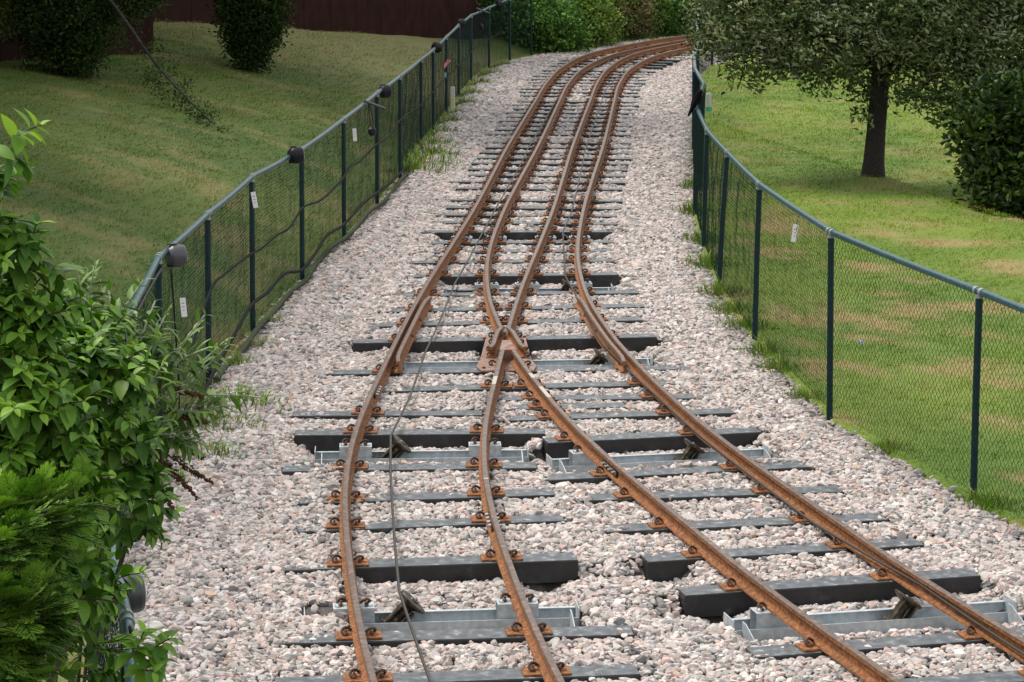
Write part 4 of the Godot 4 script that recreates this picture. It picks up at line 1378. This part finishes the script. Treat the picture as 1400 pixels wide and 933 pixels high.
func make_trees() -> void:
	make_oak()
	var broad := [sprig_shape(8, .10, .055, .17, 21), sprig_shape(8, .11, .06, .17, 22), sprig_shape(7, .095, .05, .16, 23)]
	var small := [sprig_shape(12, .07, .034, .15, 24), sprig_shape(12, .075, .036, .15, 25)]
	var needle := [sprig_shape(26, .06, .011, .14, 26, .1), sprig_shape(26, .065, .012, .14, 27, .1)]
	var dark := [L(.016, .036, .007), L(.024, .052, .010), L(.036, .072, .013), L(.075, .125, .02)]
	round_shrub("laurel_bush", 7.0, 34.4, [[Vector3(-.15, .65, .2), Vector3(.85, .8, .8)], [Vector3(.55, .55, .5), Vector3(.9, .7, .8)], [Vector3(-.55, 1.25, 0), Vector3(.7, .55, .7)], [Vector3(.4, 1.3, 0), Vector3(.85, .5, .8)], [Vector3(1.2, 1.0, .3), Vector3(.9, .9, .9)], [Vector3(-.45, .35, .35), Vector3(.55, .42, .55)]], 3200, broad, dark, "dark glossy bush filling the right edge below the oak's branches", "bush", "", 1.3)
	# left bank
	round_shrub("conical_shrub", -4.55, 46.2, [[Vector3(0, .32, 0), Vector3(.30, .36, .30)], [Vector3(0, .62, 0), Vector3(.46, .42, .46)], [Vector3(.0, 1.0, 0), Vector3(.60, .50, .6)], [Vector3(0, 1.5, 0), Vector3(.66, .6, .66)], [Vector3(.03, 2.1, 0), Vector3(.6, .6, .6)], [Vector3(0, 2.6, 0), Vector3(.42, .5, .42)]], 3000, small, [L(.014, .030, .007), L(.024, .046, .009), L(.034, .064, .012)], "upright dark shrub, narrow at its foot, on the left bank before the brown wall", "shrub", "", 1.0, M.tough_leaf)
	var o := round_shrub("yew_tree", -6.96, 40.8, [[Vector3(0, .45, 0), Vector3(.62, .5, .6)], [Vector3(.05, 1.0, .1), Vector3(1.0, .65, .9)], [Vector3(-.3, 1.7, 0), Vector3(1.25, .7, 1.0)], [Vector3(.9, 1.25, .1), Vector3(.75, .35, .6)], [Vector3(.1, 2.4, 0), Vector3(1.2, .9, 1.0)], [Vector3(.3, 3.3, 0), Vector3(1.0, .9, .9)], [Vector3(1.5, 1.75, .2), Vector3(.6, .4, .5)], [Vector3(.45, .4, .4), Vector3(.3, .35, .3)]], 5200, small, [L(.016, .036, .007), L(.028, .058, .010), L(.042, .084, .013)], "dark drooping tree at the top left, with a thin branch arching over the bank", "tree", "", 1.0, M.leaf, .35)
	foliage(o, "pale_foliage", [[Vector3(-.95, 1.25, .35), Vector3(.35, .5, .4)], [Vector3(-.85, .9, .4), Vector3(.25, .3, .3)], [Vector3(1.0, 1.9, .5), Vector3(.7, .3, .4)]], 260, small, M.leaf, [L(.11, .13, .02), L(.08, .11, .02)], .9, .5, .3)
	limb(o, "branch", [Vector3(.35, 1.55, .6), Vector3(.85, 1.15, .9), Vector3(1.25, .65, 1.2), Vector3(1.65, .15, 1.6), Vector3(2.15, -.35, 2.2), Vector3(2.65, -.75, 3.0)], .034, .012, M.bark, 6)
	foliage(o, "branch_leaves", [[Vector3(1.05, .55, 1.1), Vector3(.12, .32, .2)], [Vector3(1.55, .35, 1.5), Vector3(.28, .16, .2)], [Vector3(1.75, -.05, 1.7), Vector3(.3, .22, .25)], [Vector3(2.1, -.4, 2.2), Vector3(.28, .2, .25)], [Vector3(2.45, -.65, 2.7), Vector3(.28, .18, .25)], [Vector3(2.65, -.85, 3.0), Vector3(.16, .2, .16)], [Vector3(2.0, -.2, 2.0), Vector3(.35, .16, .2)]], 110, small, M.leaf, [L(.03, .06, .012), L(.045, .085, .015)], .8, .1, .3)
	# trees whose crowns stand over the left bank, just outside the picture
	for q in [[-9.7, 32.0, 6.0, 2.5], [-9.6, 26.6, 6.0, 2.5], [-11.6, 38.5, 6.2, 2.7], [-9.3, 21.0, 5.8, 2.4]]:
		var t := thing("bank_tree", Transform3D(Basis(), P(q[0], bank(q[0], q[1]) - .1, q[1])), "tall leafy tree standing on the left bank beyond the picture's edge", "tree", "trees shading the left bank")
		limb(t, "trunk", [Vector3(0, -.1, 0), Vector3(.1, 1.5, 0), Vector3(0, 3.0, .1), Vector3(.1, q[2], 0)], .22, .07, M.bark, 10)
		foliage(t, "foliage", [[Vector3(0, q[2], 0), Vector3(q[3], q[3] * .75, q[3])], [Vector3(q[3] * .5, q[2] - 1.2, .6), Vector3(q[3] * .6, 1.1, q[3] * .6)], [Vector3(-q[3] * .4, q[2] - .9, -.6), Vector3(q[3] * .7, 1.2, q[3] * .7)], [Vector3(0, q[2] + 1.6, 0), Vector3(q[3] * .7, 1.2, q[3] * .7)]], 5200, broad, M.leaf, [L(.03, .055, .012), L(.04, .07, .015)], 2.0, .4)
	# hedge round the outside of the bend
	var greens := [
		[L(.06, .155, .026), L(.10, .22, .034), L(.16, .29, .05), L(.035, .09, .016)],
		[L(.13, .23, .035), L(.19, .29, .05), L(.26, .33, .06), L(.06, .12, .02)],
		[L(.035, .09, .025), L(.055, .12, .03), L(.08, .15, .035)],
		[L(.15, .19, .05), L(.21, .22, .07), L(.19, .13, .07), L(.08, .12, .03)],
	]
	var hedge := [
		[-.55, 62.6, 1.5, 1.0, 2, "blue-green shrub behind the far left fence, hiding the brown wall's end"],
		[.75, 62.4, 1.2, .95, 0, "bright green shrub at the left end of the far hedge, nearest the ballast"],
		[1.5, 64.3, 1.4, 1.0, 1, "yellowish green shrub in the far hedge, second from its left end"],
		[2.45, 66.7, 1.5, 1.15, 3, "olive and brown-tinged shrub in the middle of the far hedge"],
		[3.5, 68.2, 1.6, 1.2, 0, "deep green shrub in the far hedge where the rails turn away"],
		[4.7, 70.0, 1.6, 1.3, 1, "light green shrub at the right end of the far hedge beside the fence"],
		[7.2, 74.3, 2.1, 1.6, 2, "dark shrub closing the view beyond the bend behind the oak"],
		[3.0, 71.5, 3.0, 2.0, 2, "tall dark shrub rising behind the middle of the far hedge"],
		[.6, 67.0, 2.8, 1.8, 0, "tall green shrub rising behind the left end of the far hedge"],
		[10.5, 79.5, 3.4, 2.8, 2, "big dark shrub far behind the oak's crown"],
		[15.5, 84, 3.6, 3.2, 2, "farthest dark shrub at the upper right behind the oak"],
		[5.6, 75.0, 3.0, 2.0, 1, "tall pale green shrub behind the right end of the far hedge"],
	]
	for h in hedge:
		var s: float = h[3]
		var lobes := []
		for k in 7:
			var a := TAU * k / 6.0
			lobes.append([Vector3(cos(a) * s * .55, h[2] * (.28 + .10 * (k % 3)), sin(a) * s * .5) if k < 6 else Vector3(0, h[2] * .72, 0), Vector3(s * .62, h[2] * .42, s * .6)])
		var t := round_shrub("hedge_shrub", h[0], h[1], lobes, 1900, broad, greens[h[4]], h[5], "shrub", "shrubs of the far hedge", 1.0 if s < 2 else 1.5)
		if h[0] == 3.5 or h[0] == 4.7:
			foliage(t, "yellow_flowers", [[Vector3(-.1, 1.25, s * .55), Vector3(s * .7, .22, s * .35)]], 150, small, M.leaf, [L(.42, .36, .02), L(.5, .42, .03)], .8, .9)

func make_grass() -> void:
	var shapes := []
	for k in 3:
		var r := RandomNumberGenerator.new()
		r.seed = 900 + k
		var b := MB.new()
		for i in 9:
			var a := r.randf() * TAU
			var at := Vector3(r.randf_range(-.05, .05), 0, r.randf_range(-.05, .05))
			var h := r.randf_range(.009, .022)
			var lean := Vector3(cos(a), 0, sin(a)) * h * r.randf_range(.2, 1.3)
			var w := Vector3(-sin(a), 0, cos(a)) * .0024
			b.face([at - w, at + w, at + Vector3(0, h * .7, 0) + lean * .5 + w * .6, at + lean + Vector3(0, h, 0)], Vector3(cos(a), .6, sin(a)))
		shapes.append(b.mesh())
	var root := thing("lawn_grass", Transform3D())
	root.set_meta("kind", "stuff")
	var where := [[], [], []]
	var tint := [[], [], []]
	var d := 15.0
	while d < 58.0:
		var step := lerpf(.052, .13, clampf((d - 16.0) / 36.0, 0, 1))
		for side in 2:
			var x0 := -d * .21 - .6 if side == 0 else flat_line(fence_r, d) - .12
			var x1 := flat_line(fence_l, d) + .10 if side == 0 else d * .21 + .6
			var x := x0
			while x < x1:
				var px := x + rng.randf_range(-.5, .5) * step
				var pd := d + rng.randf_range(-.5, .5) * step
				x += step
				if rng.randf() > .85: continue
				var inside := minf(px - flat_line(fence_l, pd), flat_line(fence_r, pd) - px)
				if inside > 0.0 and rng.randf() < .35 + inside * 5.0: continue
				var k := rng.randi() % 3
				var s := rng.randf_range(.7, 1.3) * (step / .052 * .75 + .25)
				where[k].append(Transform3D(ramp * Basis(Vector3.UP, rng.randf() * TAU).scaled(Vector3(s, s * rng.randf_range(.6, 1.1), s)), P(px, (bank(px, pd) if inside < 0.0 else ballast_y(px, pd)) - .004, pd)))
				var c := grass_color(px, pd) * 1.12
				tint[k].append(c * rng.randf_range(.82, 1.16))
		d += step
	for k in 3: copies(root, "blades", shapes[k], M.blade, where[k], tint[k])

func make_weeds() -> void:
	var shapes := []
	for k in 4:
		var r := RandomNumberGenerator.new()
		r.seed = 70 + k
		var b := MB.new()
		for i in 230:
			var a := r.randf() * TAU
			var rad := pow(r.randf(), .8) * .34
			var at := Vector3(cos(a) * rad, -.02, sin(a) * rad)
			var h := r.randf_range(.08, .26) * (1.0 - rad * 1.7)
			var a2 := a + r.randfn() * .8
			var lean := Vector3(cos(a2), 0, sin(a2)) * h * r.randf_range(.25, .95)
			var w := Vector3(-sin(a2), 0, cos(a2)) * r.randf_range(.004, .008)
			var g := r.randf_range(.7, 1.25)
			var c := L(.12, .215, .028) * g if r.randf() > .22 else L(.28, .24, .10) * g
			b.col = c
			var m1 := at + Vector3(0, h * .6, 0) + lean * .35
			b.face([at - w, at + w, m1 + w * .8, m1 - w * .8], Vector3(cos(a2), .4, sin(a2)))
			b.face([m1 - w * .8, m1 + w * .8, at + lean + Vector3(0, h * .92, 0)], Vector3(cos(a2), .8, sin(a2)))
		shapes.append(b.mesh(M.blade))
	var spots := [
		[-2.30, 21.4, 1.3, "tall grass clump at the foot of the left fence beside the brown flower heads"], [-2.36, 20.6, 1.15, "grass clump under the spent flower heads, nearest the drooping wire"], [-2.28, 19.5, 1.0, "dry grass clump under the drooping brown flower heads"], [-2.42, 18.6, .9, "nearest grass clump on the left, half behind the shrub's lowest leaves"],
		[-2.30, 25.4, .7, "small round green weed beside the hose on the left"], [-2.32, 24.1, .75, "small weed under the hose, second above the tall left clump"], [-2.42, 23.2, .9, "weed where the hose's near end meets the gravel"],
		[-1.30, 38.9, 1.7, "big bright grass clump where the hose leaves the left fence"], [-1.42, 38.0, 1.5, "bright grass clump just in front of the biggest one by the hose"], [-1.25, 40.2, 1.6, "bright grass clump just beyond the biggest one by the hose"], [-1.22, 41.6, 1.3, "grass clump over the far end of the hose"], [-1.15, 43.4, 1.1, ""], [-1.05, 45.3, 1.1, ""], [-1.0, 46.6, 1.0, "weed clump round the foot of the pale marker post"], [-.85, 48.6, 1.2, ""], [-.78, 50.6, 1.2, ""], [-.62, 53.0, 1.2, ""], [-.45, 55.4, 1.1, ""], [-.2, 57.9, 1.0, "farthest weed clump on the left, below the last round lamp"],
		[2.30, 31.2, 1.0, "weed clump beyond the leaning post, nearest below the bird's"], [2.20, 29.2, 1.1, "leafy weed clump at the foot of the right fence's leaning post"], [2.20, 27.3, 1.0, ""], [2.24, 26.2, .9, ""], [2.28, 25.3, 1.0, ""], [2.36, 23.9, .9, ""], [2.40, 23.2, .8, ""], [2.50, 21.9, .65, "tuft just beyond the second nearest right fence post"], [2.37, 33.8, 1.0, "weed at the fence foot below the perched bird"], [2.55, 36.5, .9, "farthest weed at the right fence, just beyond the bird"], [3.35, 18.1, .8, "grass tuft at the foot of the nearest right fence post"], [2.92, 19.9, .6, "small tuft between the two nearest right fence posts"],
	]
	var protos := []
	for q in spots:
		var left: bool = q[0] < 0
		var label: String = q[3] if q[3] else ("grassy weed clump along the foot of the left fence" if left else "grassy weed clump along the foot of the right fence")
		var o: Node3D
		if protos.size() < 4:
			o = Node3D.new()
			part(o, "blades", shapes[protos.size()], null).set_meta("kind", "stuff")
			protos.append(o)
		else: o = protos[rng.randi() % 4].duplicate()
		o.name = numbered("weed_clump")
		o.transform = Transform3D(ramp * Basis(Vector3.UP, rng.randf() * TAU).scaled(Vector3.ONE * float(q[2])), P(q[0], -.15, q[1]))
		add_child(o)
		tag(o, label, "weed", "weeds along the left fence" if left else "weeds along the right fence")

func split_leaves(o: Node, called: String, shape: Mesh, m: Material, where: Array, tint: Array, palette: Array, most: int, eye: Vector3) -> void:
	# the leaves that show largest are parts of their own, the rest one mass
	var order := range(where.size())
	var near := []
	for i in where.size():
		var p: Vector3 = o.transform * (where[i] as Transform3D).origin
		near.append(p.distance_to(eye))
	order.sort_custom(func(a, b): return near[a] < near[b])
	var mats := []
	for c in palette:
		var mm: StandardMaterial3D = m.duplicate()
		mm.vertex_color_use_as_albedo = false
		mm.albedo_color = (c as Color).linear_to_srgb()
		mats.append(mm)
	var rest := []
	var rest_c := []
	for k in order.size():
		var i: int = order[k]
		if k < most:
			var best := 0
			for q in palette.size():
				var a: Color = palette[q]
				var z: Color = tint[i]
				var e: Color = palette[best]
				if absf(a.g - z.g) + absf(a.r - z.r) < absf(e.g - z.g) + absf(e.r - z.r): best = q
			part(o, called, shape, mats[best], where[i])
		else:
			rest.append(where[i])
			rest_c.append(tint[i])
	copies(o, "foliage", shape, m, rest, rest_c)

func make_foreground(eye: Vector3) -> void:
	# broad-leaved shrub
	var base := P(-2.1, bank(-2.1, 9.4), 9.4)
	var o := thing("leafy_shrub", Transform3D(Basis(), base), "large bright green shrub with oval leaves filling the left edge", "shrub")
	var palette := [L(.045, .115, .014), L(.075, .165, .018), L(.115, .225, .026), L(.18, .30, .04)]
	var lobes := [[-1.88, 2.96, 9.3, .15, 20], [-1.82, 2.68, 9.3, .20, 44], [-1.77, 2.42, 9.2, .26, 70], [-1.59, 2.38, 9.7, .19, 46], [-1.60, 2.50, 9.9, .10, 14], [-1.75, 2.18, 9.2, .28, 56], [-1.58, 2.14, 9.7, .22, 40], [-1.47, 1.98, 9.8, .13, 16], [-1.80, 3.36, 9.2, .05, 3], [-1.86, 3.16, 9.3, .08, 6], [-1.72, 2.98, 9.3, .07, 7], [-2.0, 2.6, 9.6, .26, 34], [-1.30, 1.64, 8.7, .07, 5], [-2.2, 1.7, 9.6, .55, 30], [-2.3, 1.0, 9.8, .6, 22], [-1.78, 2.5, 9.9, .16, 20], [-1.95, 1.75, 9.9, .35, 36], [-1.72, 1.75, 9.4, .16, 18], [-1.78, 1.45, 10.2, .20, 30], [-1.9, 1.1, 10.4, .3, 34], [-1.85, 1.6, 10.6, .2, 24]]
	var where := []
	var tint := []
	var twigs := MB.new()
	for q in lobes:
		var c := P(q[0], q[1], q[2]) - base
		for k in q[4]:
			var d := (rand_dir() + Vector3(.15, .35, .25)).normalized()
			var p: Vector3 = c + d * q[3] * rng.randf_range(.25, .8)
			var grow := (d + Vector3(.15, .55, .1) + rand_dir() * .4).normalized()
			var len_ := rng.randf_range(.08, .18)
			var up_axis := rand_dir()
			var line := []
			var n := 3 + int(len_ / .05)
			for j in n + 1:
				var t := float(j) / n
				line.append(p + grow * len_ * t + Vector3(0, -.03 * t * t, 0))
			twigs.tube(line, .0028, 4)
			var x := grow.cross(up_axis).normalized()
			for j in n:
				var t := (j + 1.0) / n
				if j % 2 == 1: x = grow.cross(x).normalized()
				for s in [-1, 1]:
					var z: Vector3 = (x * s + grow * (.35 + .5 * t) + rand_dir() * .3 + Vector3(0, -.55 + .35 * t, 0)).normalized()
					var size := rng.randf_range(.72, 1.12) * lerpf(1.08, .55, t * t)
					where.append(Transform3D(toward(z, Vector3.UP + grow * .4 + rand_dir() * .35).scaled(Vector3.ONE * size), line[mini(j + 1, n)]))
					var u := rng.randf()
					var cc: Color = palette[0] if u < .3 else (palette[1] if u < .68 else palette[2])
					if t > .8 and rng.randf() < .5: cc = palette[3]
					elif t > .6 and rng.randf() < .4: cc = palette[2]
					tint.append(cc * rng.randf_range(.85, 1.15))
	for q in [[-1.8, 2.7, 9.3], [-1.75, 2.3, 9.2], [-1.6, 2.3, 9.7], [-1.9, 3.0, 9.4], [-1.5, 2.0, 9.8], [-1.9, 2.6, 9.6]]:
		var e := P(q[0], q[1], q[2]) - base
		limb(o, "stem", [Vector3(e.x * .05, -.1, e.z * .1), Vector3(e.x * .3, e.y * .45, e.z * .3), Vector3(e.x * .75, e.y * .75, e.z * .7), e], .016, .005, M.twig, 7)
	part(o, "twigs", twigs.mesh(M.twig))
	split_leaves(o, "leaf", leaf_shape(.100, .053, .35, .024), M.leaf, where, tint, palette, 300, eye)
	# buddleja with spent flower heads
	base = P(-1.95, bank(-1.95, 10.9), 10.9)
	o = thing("buddleja", Transform3D(Basis(), base), "narrow-leaved grey-green shrub with brown spent flower heads leaning over the left fence", "shrub")
	palette = [L(.055, .12, .018), L(.085, .165, .030), L(.125, .21, .048), L(.19, .25, .11)]
	where = []
	tint = []
	twigs = MB.new()
	var shoots := [[-1.56, 2.30, 10.5, .02, .75, .05, .30], [-1.50, 2.35, 10.5, -.05, .8, .0, .28], [-1.38, 2.28, 10.6, .35, .6, .1, .34], [-1.32, 2.22, 10.6, .5, .55, .1, .30], [-1.42, 2.15, 10.6, .5, .3, .2, .30], [-1.6, 2.4, 10.6, -.15, .7, .1, .30], [-1.66, 2.35, 10.4, -.3, .7, .1, .26], [-1.45, 2.2, 10.4, .2, .5, .4, .28], [-1.55, 2.15, 10.4, .1, .4, .5, .26], [-1.36, 2.1, 10.6, .6, .2, .1, .24], [-1.48, 2.3, 10.7, .25, .7, -.1, .28], [-1.4, 2.05, 10.5, .5, .1, .3, .24], [-1.7, 2.5, 10.6, .0, .8, .0, .24], [-1.5, 2.05, 10.5, .3, .2, .4, .26], [-1.42, 2.32, 10.5, .1, .9, .1, .22], [-1.58, 2.25, 10.5, .0, .6, .3, .26]]
	for q in shoots:
		for rep in 3:
			var p := P(q[0] - .05, q[1], q[2]) - base + rand_dir() * .03 * rep
			var grow := (Vector3(q[3], q[4], q[5]) + rand_dir() * (.12 + .3 * rep)).normalized()
			var line := []
			var n := 7
			for j in n + 1: line.append(p + grow * q[6] * j / n + Vector3(0, -.03 * pow(float(j) / n, 2), 0))
			twigs.tube(line, .0036, 5)
			var x := grow.cross(rand_dir()).normalized()
			for j in n:
				var t := (j + 1.0) / n
				x = grow.cross(x).normalized() if j % 2 == 1 else x
				for s in [-1, 1]:
					var z: Vector3 = (x * s + grow * (.5 + .7 * t) + rand_dir() * .2 + Vector3(0, -.25, 0)).normalized()
					where.append(Transform3D(toward(z, Vector3.UP + rand_dir() * .3).scaled(Vector3.ONE * rng.randf_range(.8, 1.1) * lerpf(1.05, .45, t * t)), line[j + 1]))
					tint.append(palette[mini(3, int(t * 2.2 + rng.randf() * 1.6))] * rng.randf_range(.85, 1.12))
	part(o, "twigs", twigs.mesh(M.pale_twig))
	for q in [[-1.5, 2.25, 10.5], [-1.38, 2.2, 10.6], [-1.6, 2.35, 10.6], [-1.42, 2.05, 10.5]]:
		var e := P(q[0], q[1], q[2]) - base
		limb(o, "stem", [Vector3(e.x * .05, -.1, 0), Vector3(e.x * .3, e.y * .5, e.z * .3), e], .012, .004, M.twig, 7)
	split_leaves(o, "leaf", leaf_shape(.108, .031, .3, .032, .38), M.leaf, where, tint, palette, 160, eye)
	for q in [[-1.42, 2.24, 10.5, .55, -.12, .05, .17], [-1.40, 2.13, 10.5, .6, -.12, .1, .17], [-1.40, 2.02, 10.5, .5, -.25, .1, .16], [-1.38, 1.94, 10.5, .5, -.3, .1, .18], [-1.42, 1.93, 10.5, .5, -.55, .1, .20], [-1.46, 1.86, 10.5, .35, -.6, .1, .16], [-1.47, 1.99, 10.5, .3, -.4, .1, .15]]:
		var b := MB.new()
		var p := P(q[0], q[1], q[2]) - base
		var g := Vector3(q[3], q[4], q[5]).normalized()
		for j in 80:
			var t := rng.randf()
			var rr := .016 * (1.0 - t * .75)
			var at: Vector3 = p + g * q[6] * t + rand_dir() * rr
			b.tube([at, at + (g + rand_dir()).normalized() * .012], [.0055, .0025], 4)
		b.tube([p - g * .05, p + g * q[6]], .004, 5)
		part(o, "flower_head", b.mesh(M.dead_flower))
	# yew hedge, lowest left
	base = P(-1.75, bank(-1.75, 8.3), 8.3)
	o = thing("yew_bush", Transform3D(Basis(), base), "needle-leaved green bush with feathery sprays in the lower left corner", "bush")
	var r := RandomNumberGenerator.new()
	r.seed = 8
	var b := MB.new()
	var shoot := func(p: Vector3, dir: Vector3, len_: float, n: int, g: float) -> void:
		var side := dir.cross(Vector3.UP).normalized()
		b.col = L(.07, .055, .02)
		b.tube([p, p + dir * len_ * .5 + Vector3(0, .004, 0), p + dir * len_], [.0022, .0016, .0008], 4, false)
		for i in n:
			var t := (i + .5) / n
			for s in [-1, 1]:
				var z: Vector3 = (side * s + dir * .55 + Vector3(0, r.randf_range(-.05, .3), 0)).normalized()
				var l := .020 * (1.0 - .45 * t * t) * r.randf_range(.85, 1.1)
				var at: Vector3 = p + dir * len_ * t
				var w: Vector3 = z.cross(Vector3.UP).normalized() * .0019
				var k := lerpf(.75, 1.5, t) * g * r.randf_range(.8, 1.15)
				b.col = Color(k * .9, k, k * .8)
				b.face([at - w * .6, at + w * .6, at + z * l * .6 + w, at + z * l], Vector3.UP)
				b.face([at - w * .6, at + z * l, at + z * l * .6 - w], Vector3.UP)
	(shoot as Callable).call(Vector3.ZERO, Vector3(0, 0, 1), .15, 24, 1.0)
	for k in 5:
		var s := -1.0 if k % 2 == 0 else 1.0
		(shoot as Callable).call(Vector3(0, 0, .012 + k * .020), Vector3(s * .62, .1, .85).normalized(), .098 - k * .011, 17, 1.08)
	var spray := b.mesh()
	where = []
	tint = []
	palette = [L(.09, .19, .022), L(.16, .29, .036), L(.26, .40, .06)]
	for q in [[-1.80, 2.08, 8.4, .23, 190], [-1.64, 2.14, 8.6, .16, 110], [-1.78, 1.86, 8.2, .24, 190], [-1.60, 1.92, 8.3, .13, 90], [-1.50, 2.16, 8.9, .08, 12], [-1.95, 2.0, 8.5, .3, 40], [-1.60, 1.66, 8.2, .14, 36], [-1.85, 1.4, 8.4, .5, 60], [-1.9, .8, 8.5, .55, 50], [-1.40, 1.78, 8.4, .04, 4]]:
		var c := P(q[0], q[1], q[2]) - base
		for k in q[4]:
			var d := (rand_dir() + Vector3(.2, .15, .35)).normalized()
			var z := (d * .8 + Vector3(.35, -.12, .25) + rand_dir() * .4).normalized()
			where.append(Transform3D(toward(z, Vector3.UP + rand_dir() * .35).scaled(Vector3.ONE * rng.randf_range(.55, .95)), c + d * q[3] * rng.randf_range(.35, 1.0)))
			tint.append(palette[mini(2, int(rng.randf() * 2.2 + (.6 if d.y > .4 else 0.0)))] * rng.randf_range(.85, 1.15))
	for q in [[-1.55, 1.9, 8.4], [-1.7, 2.0, 8.4], [-1.45, 1.7, 8.3]]:
		var e := P(q[0], q[1], q[2]) - base
		limb(o, "stem", [Vector3(0, -.1, 0), Vector3(e.x * .3, e.y * .5, e.z * .3), e], .03, .008, M.twig, 7)
	var order := range(where.size())
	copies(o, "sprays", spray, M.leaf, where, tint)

# ------------------------------------------------------------------ the scene
func _ready() -> void:
	rng.seed = 4207
	noise.seed = 17
	noise.frequency = .05
	noise.noise_type = FastNoiseLite.TYPE_SIMPLEX_SMOOTH
	noise.fractal_octaves = 3
	var cam := Camera3D.new()
	cam.name = "camera"
	cam.fov = 2.0 * rad_to_deg(atan(466.5 / 3600.0))
	cam.near = .1
	cam.far = 1500.0
	var eye := P(0, 4.3616, 0)
	cam.transform = Transform3D(ramp * Basis(Vector3(1, 0, 0), -.18173), eye)
	add_child(cam)
	cam.current = true
	var env := Environment.new()
	env.background_mode = Environment.BG_SKY
	var sky := ProceduralSkyMaterial.new()
	sky.sky_top_color = Color(.73, .745, .755)
	sky.sky_horizon_color = Color(.82, .82, .81)
	sky.sky_curve = .25
	sky.ground_bottom_color = Color(.25, .27, .22)
	sky.ground_horizon_color = Color(.6, .62, .6)
	env.sky = Sky.new()
	env.sky.sky_material = sky
	env.tonemap_mode = Environment.TONE_MAPPER_LINEAR
	env.tonemap_exposure = 2.3
	env.sdfgi_enabled = true
	env.ssao_enabled = true
	env.ssil_enabled = true
	var we := WorldEnvironment.new()
	we.name = "world_environment"
	we.environment = env
	add_child(we)
	var sun := DirectionalLight3D.new()
	sun.name = "sun"
	sun.light_energy = .6
	sun.light_angular_distance = 24.0
	sun.light_color = Color(1, .97, .92)
	sun.shadow_enabled = true
	sun.sky_mode = DirectionalLight3D.SKY_MODE_LIGHT_ONLY
	sun.transform = Transform3D(Basis.looking_at(Vector3(.48, -.90, .24).normalized()), Vector3(0, 30, 0))
	add_child(sun)
	make_materials()
	make_ground()
	make_clip()
	make_rails()
	make_sleepers()
	make_frames()
	make_frog()
	make_ballast()
	make_joint(rails[1], 17.35, "bolted joint in the second rail, beside a flat sleeper of the left track")
	make_joint(rails[2], 18.9, "bolted joint in the third rail, just in front of the upper right frame")
	make_joint(rails[0], 21.75, "bolted joint in the leftmost rail before the check rail")
	make_shed()
	make_fence_things()
	make_cable([[-.02, 11.5], [-.44, 13.74], [-.60, 14.9], [-.69, 15.55, -.045], [-.77, 16.75], [-.89, 18.78], [-.94, 19.93, -.045], [-.85, 21.53], [-.79, 23.56, -.07], [-.70, 25.4, -.085], [-.61, 27.3], [-.34, 31.4, -.05], [-.2, 33.6], [-.07, 35.54], [.11, 38.12], [.24, 40.44], [.81, 48.64], [1.35, 54.5], [2.3, 59.6], [4.3, 64.5], [8.6, 70.0]], -.06, "dark cable between the left rails, bending at the brown rollers")
	make_cable([[3.4, 12.4], [2.89, 14.28], [2.52, 15.66, -.045], [2.04, 17.25], [1.87, 18.02], [1.47, 19.84, -.045], [1.22, 21.44], [1.04, 22.54], [.84, 23.8, -.05], [.78, 24.53], [.72, 25.63], [.65, 26.78], [.57, 27.87, -.05], [.61, 31.3, -.05], [.76, 33.18], [.86, 35.04], [1.0, 37.73], [1.13, 40.44], [1.83, 51.31], [2.5, 57.0], [4.0, 62.0], [7.6, 68.0], [10.5, 71.0]], -.06, "dark cable beside the rightmost rail, running up to the far bend")
	make_weeds()
	make_trees()
	make_grass()
	make_foreground(eye)
